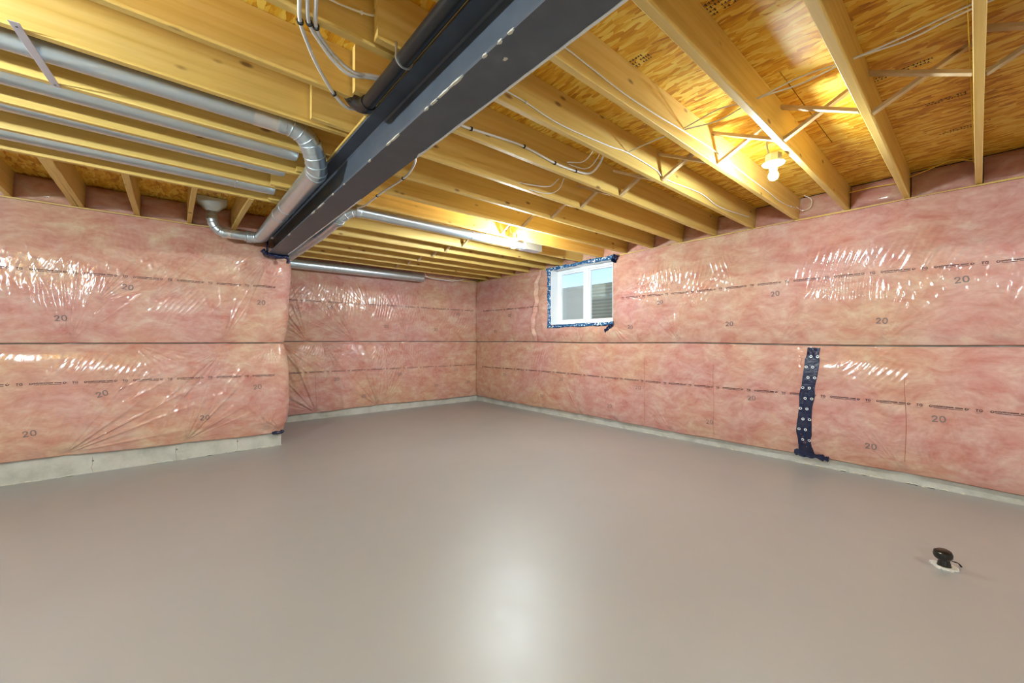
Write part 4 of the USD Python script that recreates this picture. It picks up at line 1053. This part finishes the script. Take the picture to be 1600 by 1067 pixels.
cable('thin white cable drooping at the far end above the shiny duct', [[(3.5, 6.60, 2.55), (3.62, 6.68, 2.46), (3.9, 6.72, 2.45), (4.3, 6.72, 2.46), (4.45, 6.70, 2.50)], [(3.55, 6.74, 2.48), (3.9, 6.78, 2.445), (4.25, 6.76, 2.44)]])

# ------------------------------------------------------------------ lamps
def lamp(x, y, label, zc=2.47, m='near'):
    t = thing('lampholder', label, 'lamp', (x, y, zc))
    obj('junction_box', lathe([(0, 0.055), (0.05, 0.055), (0.052, 0.0), (0, 0.0)], (x, y, zc + 0.005), sections=8), 'steel_box', t, smooth=20)
    b = obj('porcelain_base', lathe([(0, 0.006), (0.064, 0.006), (0.069, 0.0), (0.064, -0.006), (0.032, -0.011), (0.025, -0.022), (0.024, -0.045), (0.018, -0.047), (0, -0.047)], (x, y, zc), sections=40), 'porcelain', t, smooth=40)
    obj('bulb', lathe([(0, -0.116), (0.012, -0.114), (0.023, -0.107), (0.0295, -0.095), (0.031, -0.083), (0.028, -0.070), (0.020, -0.056), (0.0145, -0.046), (0, -0.046)], (x, y, zc), sections=32), 'bulb_' + m, t, smooth=60)
    for k in range(2):
        obj('feed_wire', tube(spline([(x - 0.01 + 0.02 * k, y + 0.02, zc + 0.055), (x - 0.04 + 0.02 * k, y + 0.03, zc + 0.12), (x - 0.02, y + 0.02, zc + 0.19), (x - 0.02, y - 0.02, JT - 0.002)], 6), 0.0035, 8), 'cable_white', t)
lamp(3.135, 0.915, 'lit bare bulb in a white porcelain holder, nearer one on the right')
lamp(3.09, 3.60, 'lit bare bulb in a white porcelain holder, far one beside the duct boot', m='far')
lamp(-1.7, 1.9, 'lit bare bulb on the ceiling left of the beam, outside the picture', m='left')
lamp(3.1, -2.0, 'added fill bulb on the ceiling behind the viewpoint, right', m='fill_back_right')  # fill lamp added behind the camera to brighten the room
lamp(-1.4, -2.2, 'added fill bulb on the ceiling behind the viewpoint, left', m='fill_back_left')  # likewise an added fill lamp, lifting the left side

# ------------------------------------------------------------------ tape at the beam end, floor cleanout, small things
BEY = YL - 0.26
t = thing('sheathing_tape', 'crumpled navy tape under the end of the steel beam', 'tape', (0.95, YL - 0.05, BZ0))
def crumple(path, r, seed, squash=0.5):
    P = spline(path, 8); m = tube(P, r, 14, flat=r * squash); v = np.array(m.vertices)
    n = meshkit.fbm(v * 45 + seed, 3, seed)[:, None] - 0.5
    c = np.repeat(P, 14, 0); c = np.vstack([c, P[:1], P[-1:]])
    m.vertices = c + (v - c) * (1 + 1.5 * n)
    return m
obj('band', crumple([(0.765, BEY, BZ0 + 0.035), (0.80, BEY, BZ0 - 0.002), (0.87, BEY, BZ0 - 0.018), (0.96, BEY, BZ0 - 0.02), (1.025, BEY, BZ0 - 0.01)], 0.042, 2), 'blue_tape', t, smooth=50)
obj('flap', crumple([(1.01, BEY, BZ0 - 0.01), (1.025, BEY, BZ0 - 0.05), (1.02, BEY, BZ0 - 0.085)], 0.03, 3), 'blue_tape', t, smooth=50)
obj('flap', crumple([(0.812, BEY + 0.01, BZ0 + 0.02), (0.816, BEY + 0.01, BZ0 + 0.09), (0.82, BEY + 0.02, BZ0 + 0.15)], 0.02, 4), 'blue_tape', t, smooth=50)
obj('sheathing_tape', crumple([(0.90, YL - 0.025, 0.165), (0.955, YL - 0.03, 0.158), (1.0, YL - 0.02, 0.16), (1.015, YL - 0.015, 0.175)], 0.028, 6, 0.6), 'blue_tape', smooth=50, label='scrap of navy tape at the foot of the projecting wall corner', cat='tape')

c = (3.262, 0.126)
t = thing('floor_cleanout', 'dark threaded pipe plug standing out of the floor on the right', 'pipe plug', (c[0], c[1], 0))
cap = lathe([(0, 0.094), (0.026, 0.093), (0.036, 0.086), (0.040, 0.072), (0.038, 0.056), (0.031, 0.047), (0.024, 0.044), (0, 0.044)], (c[0], c[1], 0), (-0.10, 0.06, 1), 36)
obj('cap', cap, 'cap_dark', t, smooth=35)
obj('stem', lathe([(0, 0.05), (0.023, 0.05), (0.0235, 0.03), (0.027, 0.02), (0.027, -0.01), (0, -0.01)], (c[0], c[1], 0), sections=28), 'cap_dark', t, smooth=35)
r = np.random.default_rng(4); a = np.linspace(0, 2 * PI, 40, endpoint=False)
rimp = [(0.052 * (1 + 0.12 * r.normal()) * math.cos(q), 0.052 * (1 + 0.12 * r.normal()) * math.sin(q)) for q in a]
pm = extrude(sg.Polygon(rimp).buffer(0).difference(sg.Point(0, 0).buffer(0.03)), 0.007); pm.apply_translation([c[0], c[1], 0.0])
obj('foam_collar', pm, 'paper_white', t, smooth=False, label='ragged white foam collar')
obj('stub', crumple([(c[0] + 0.03, c[1] - 0.03, 0.03), (c[0] + 0.05, c[1] - 0.05, 0.022), (c[0] + 0.062, c[1] - 0.062, 0.004)], 0.006, 9), 'cap_dark', t)
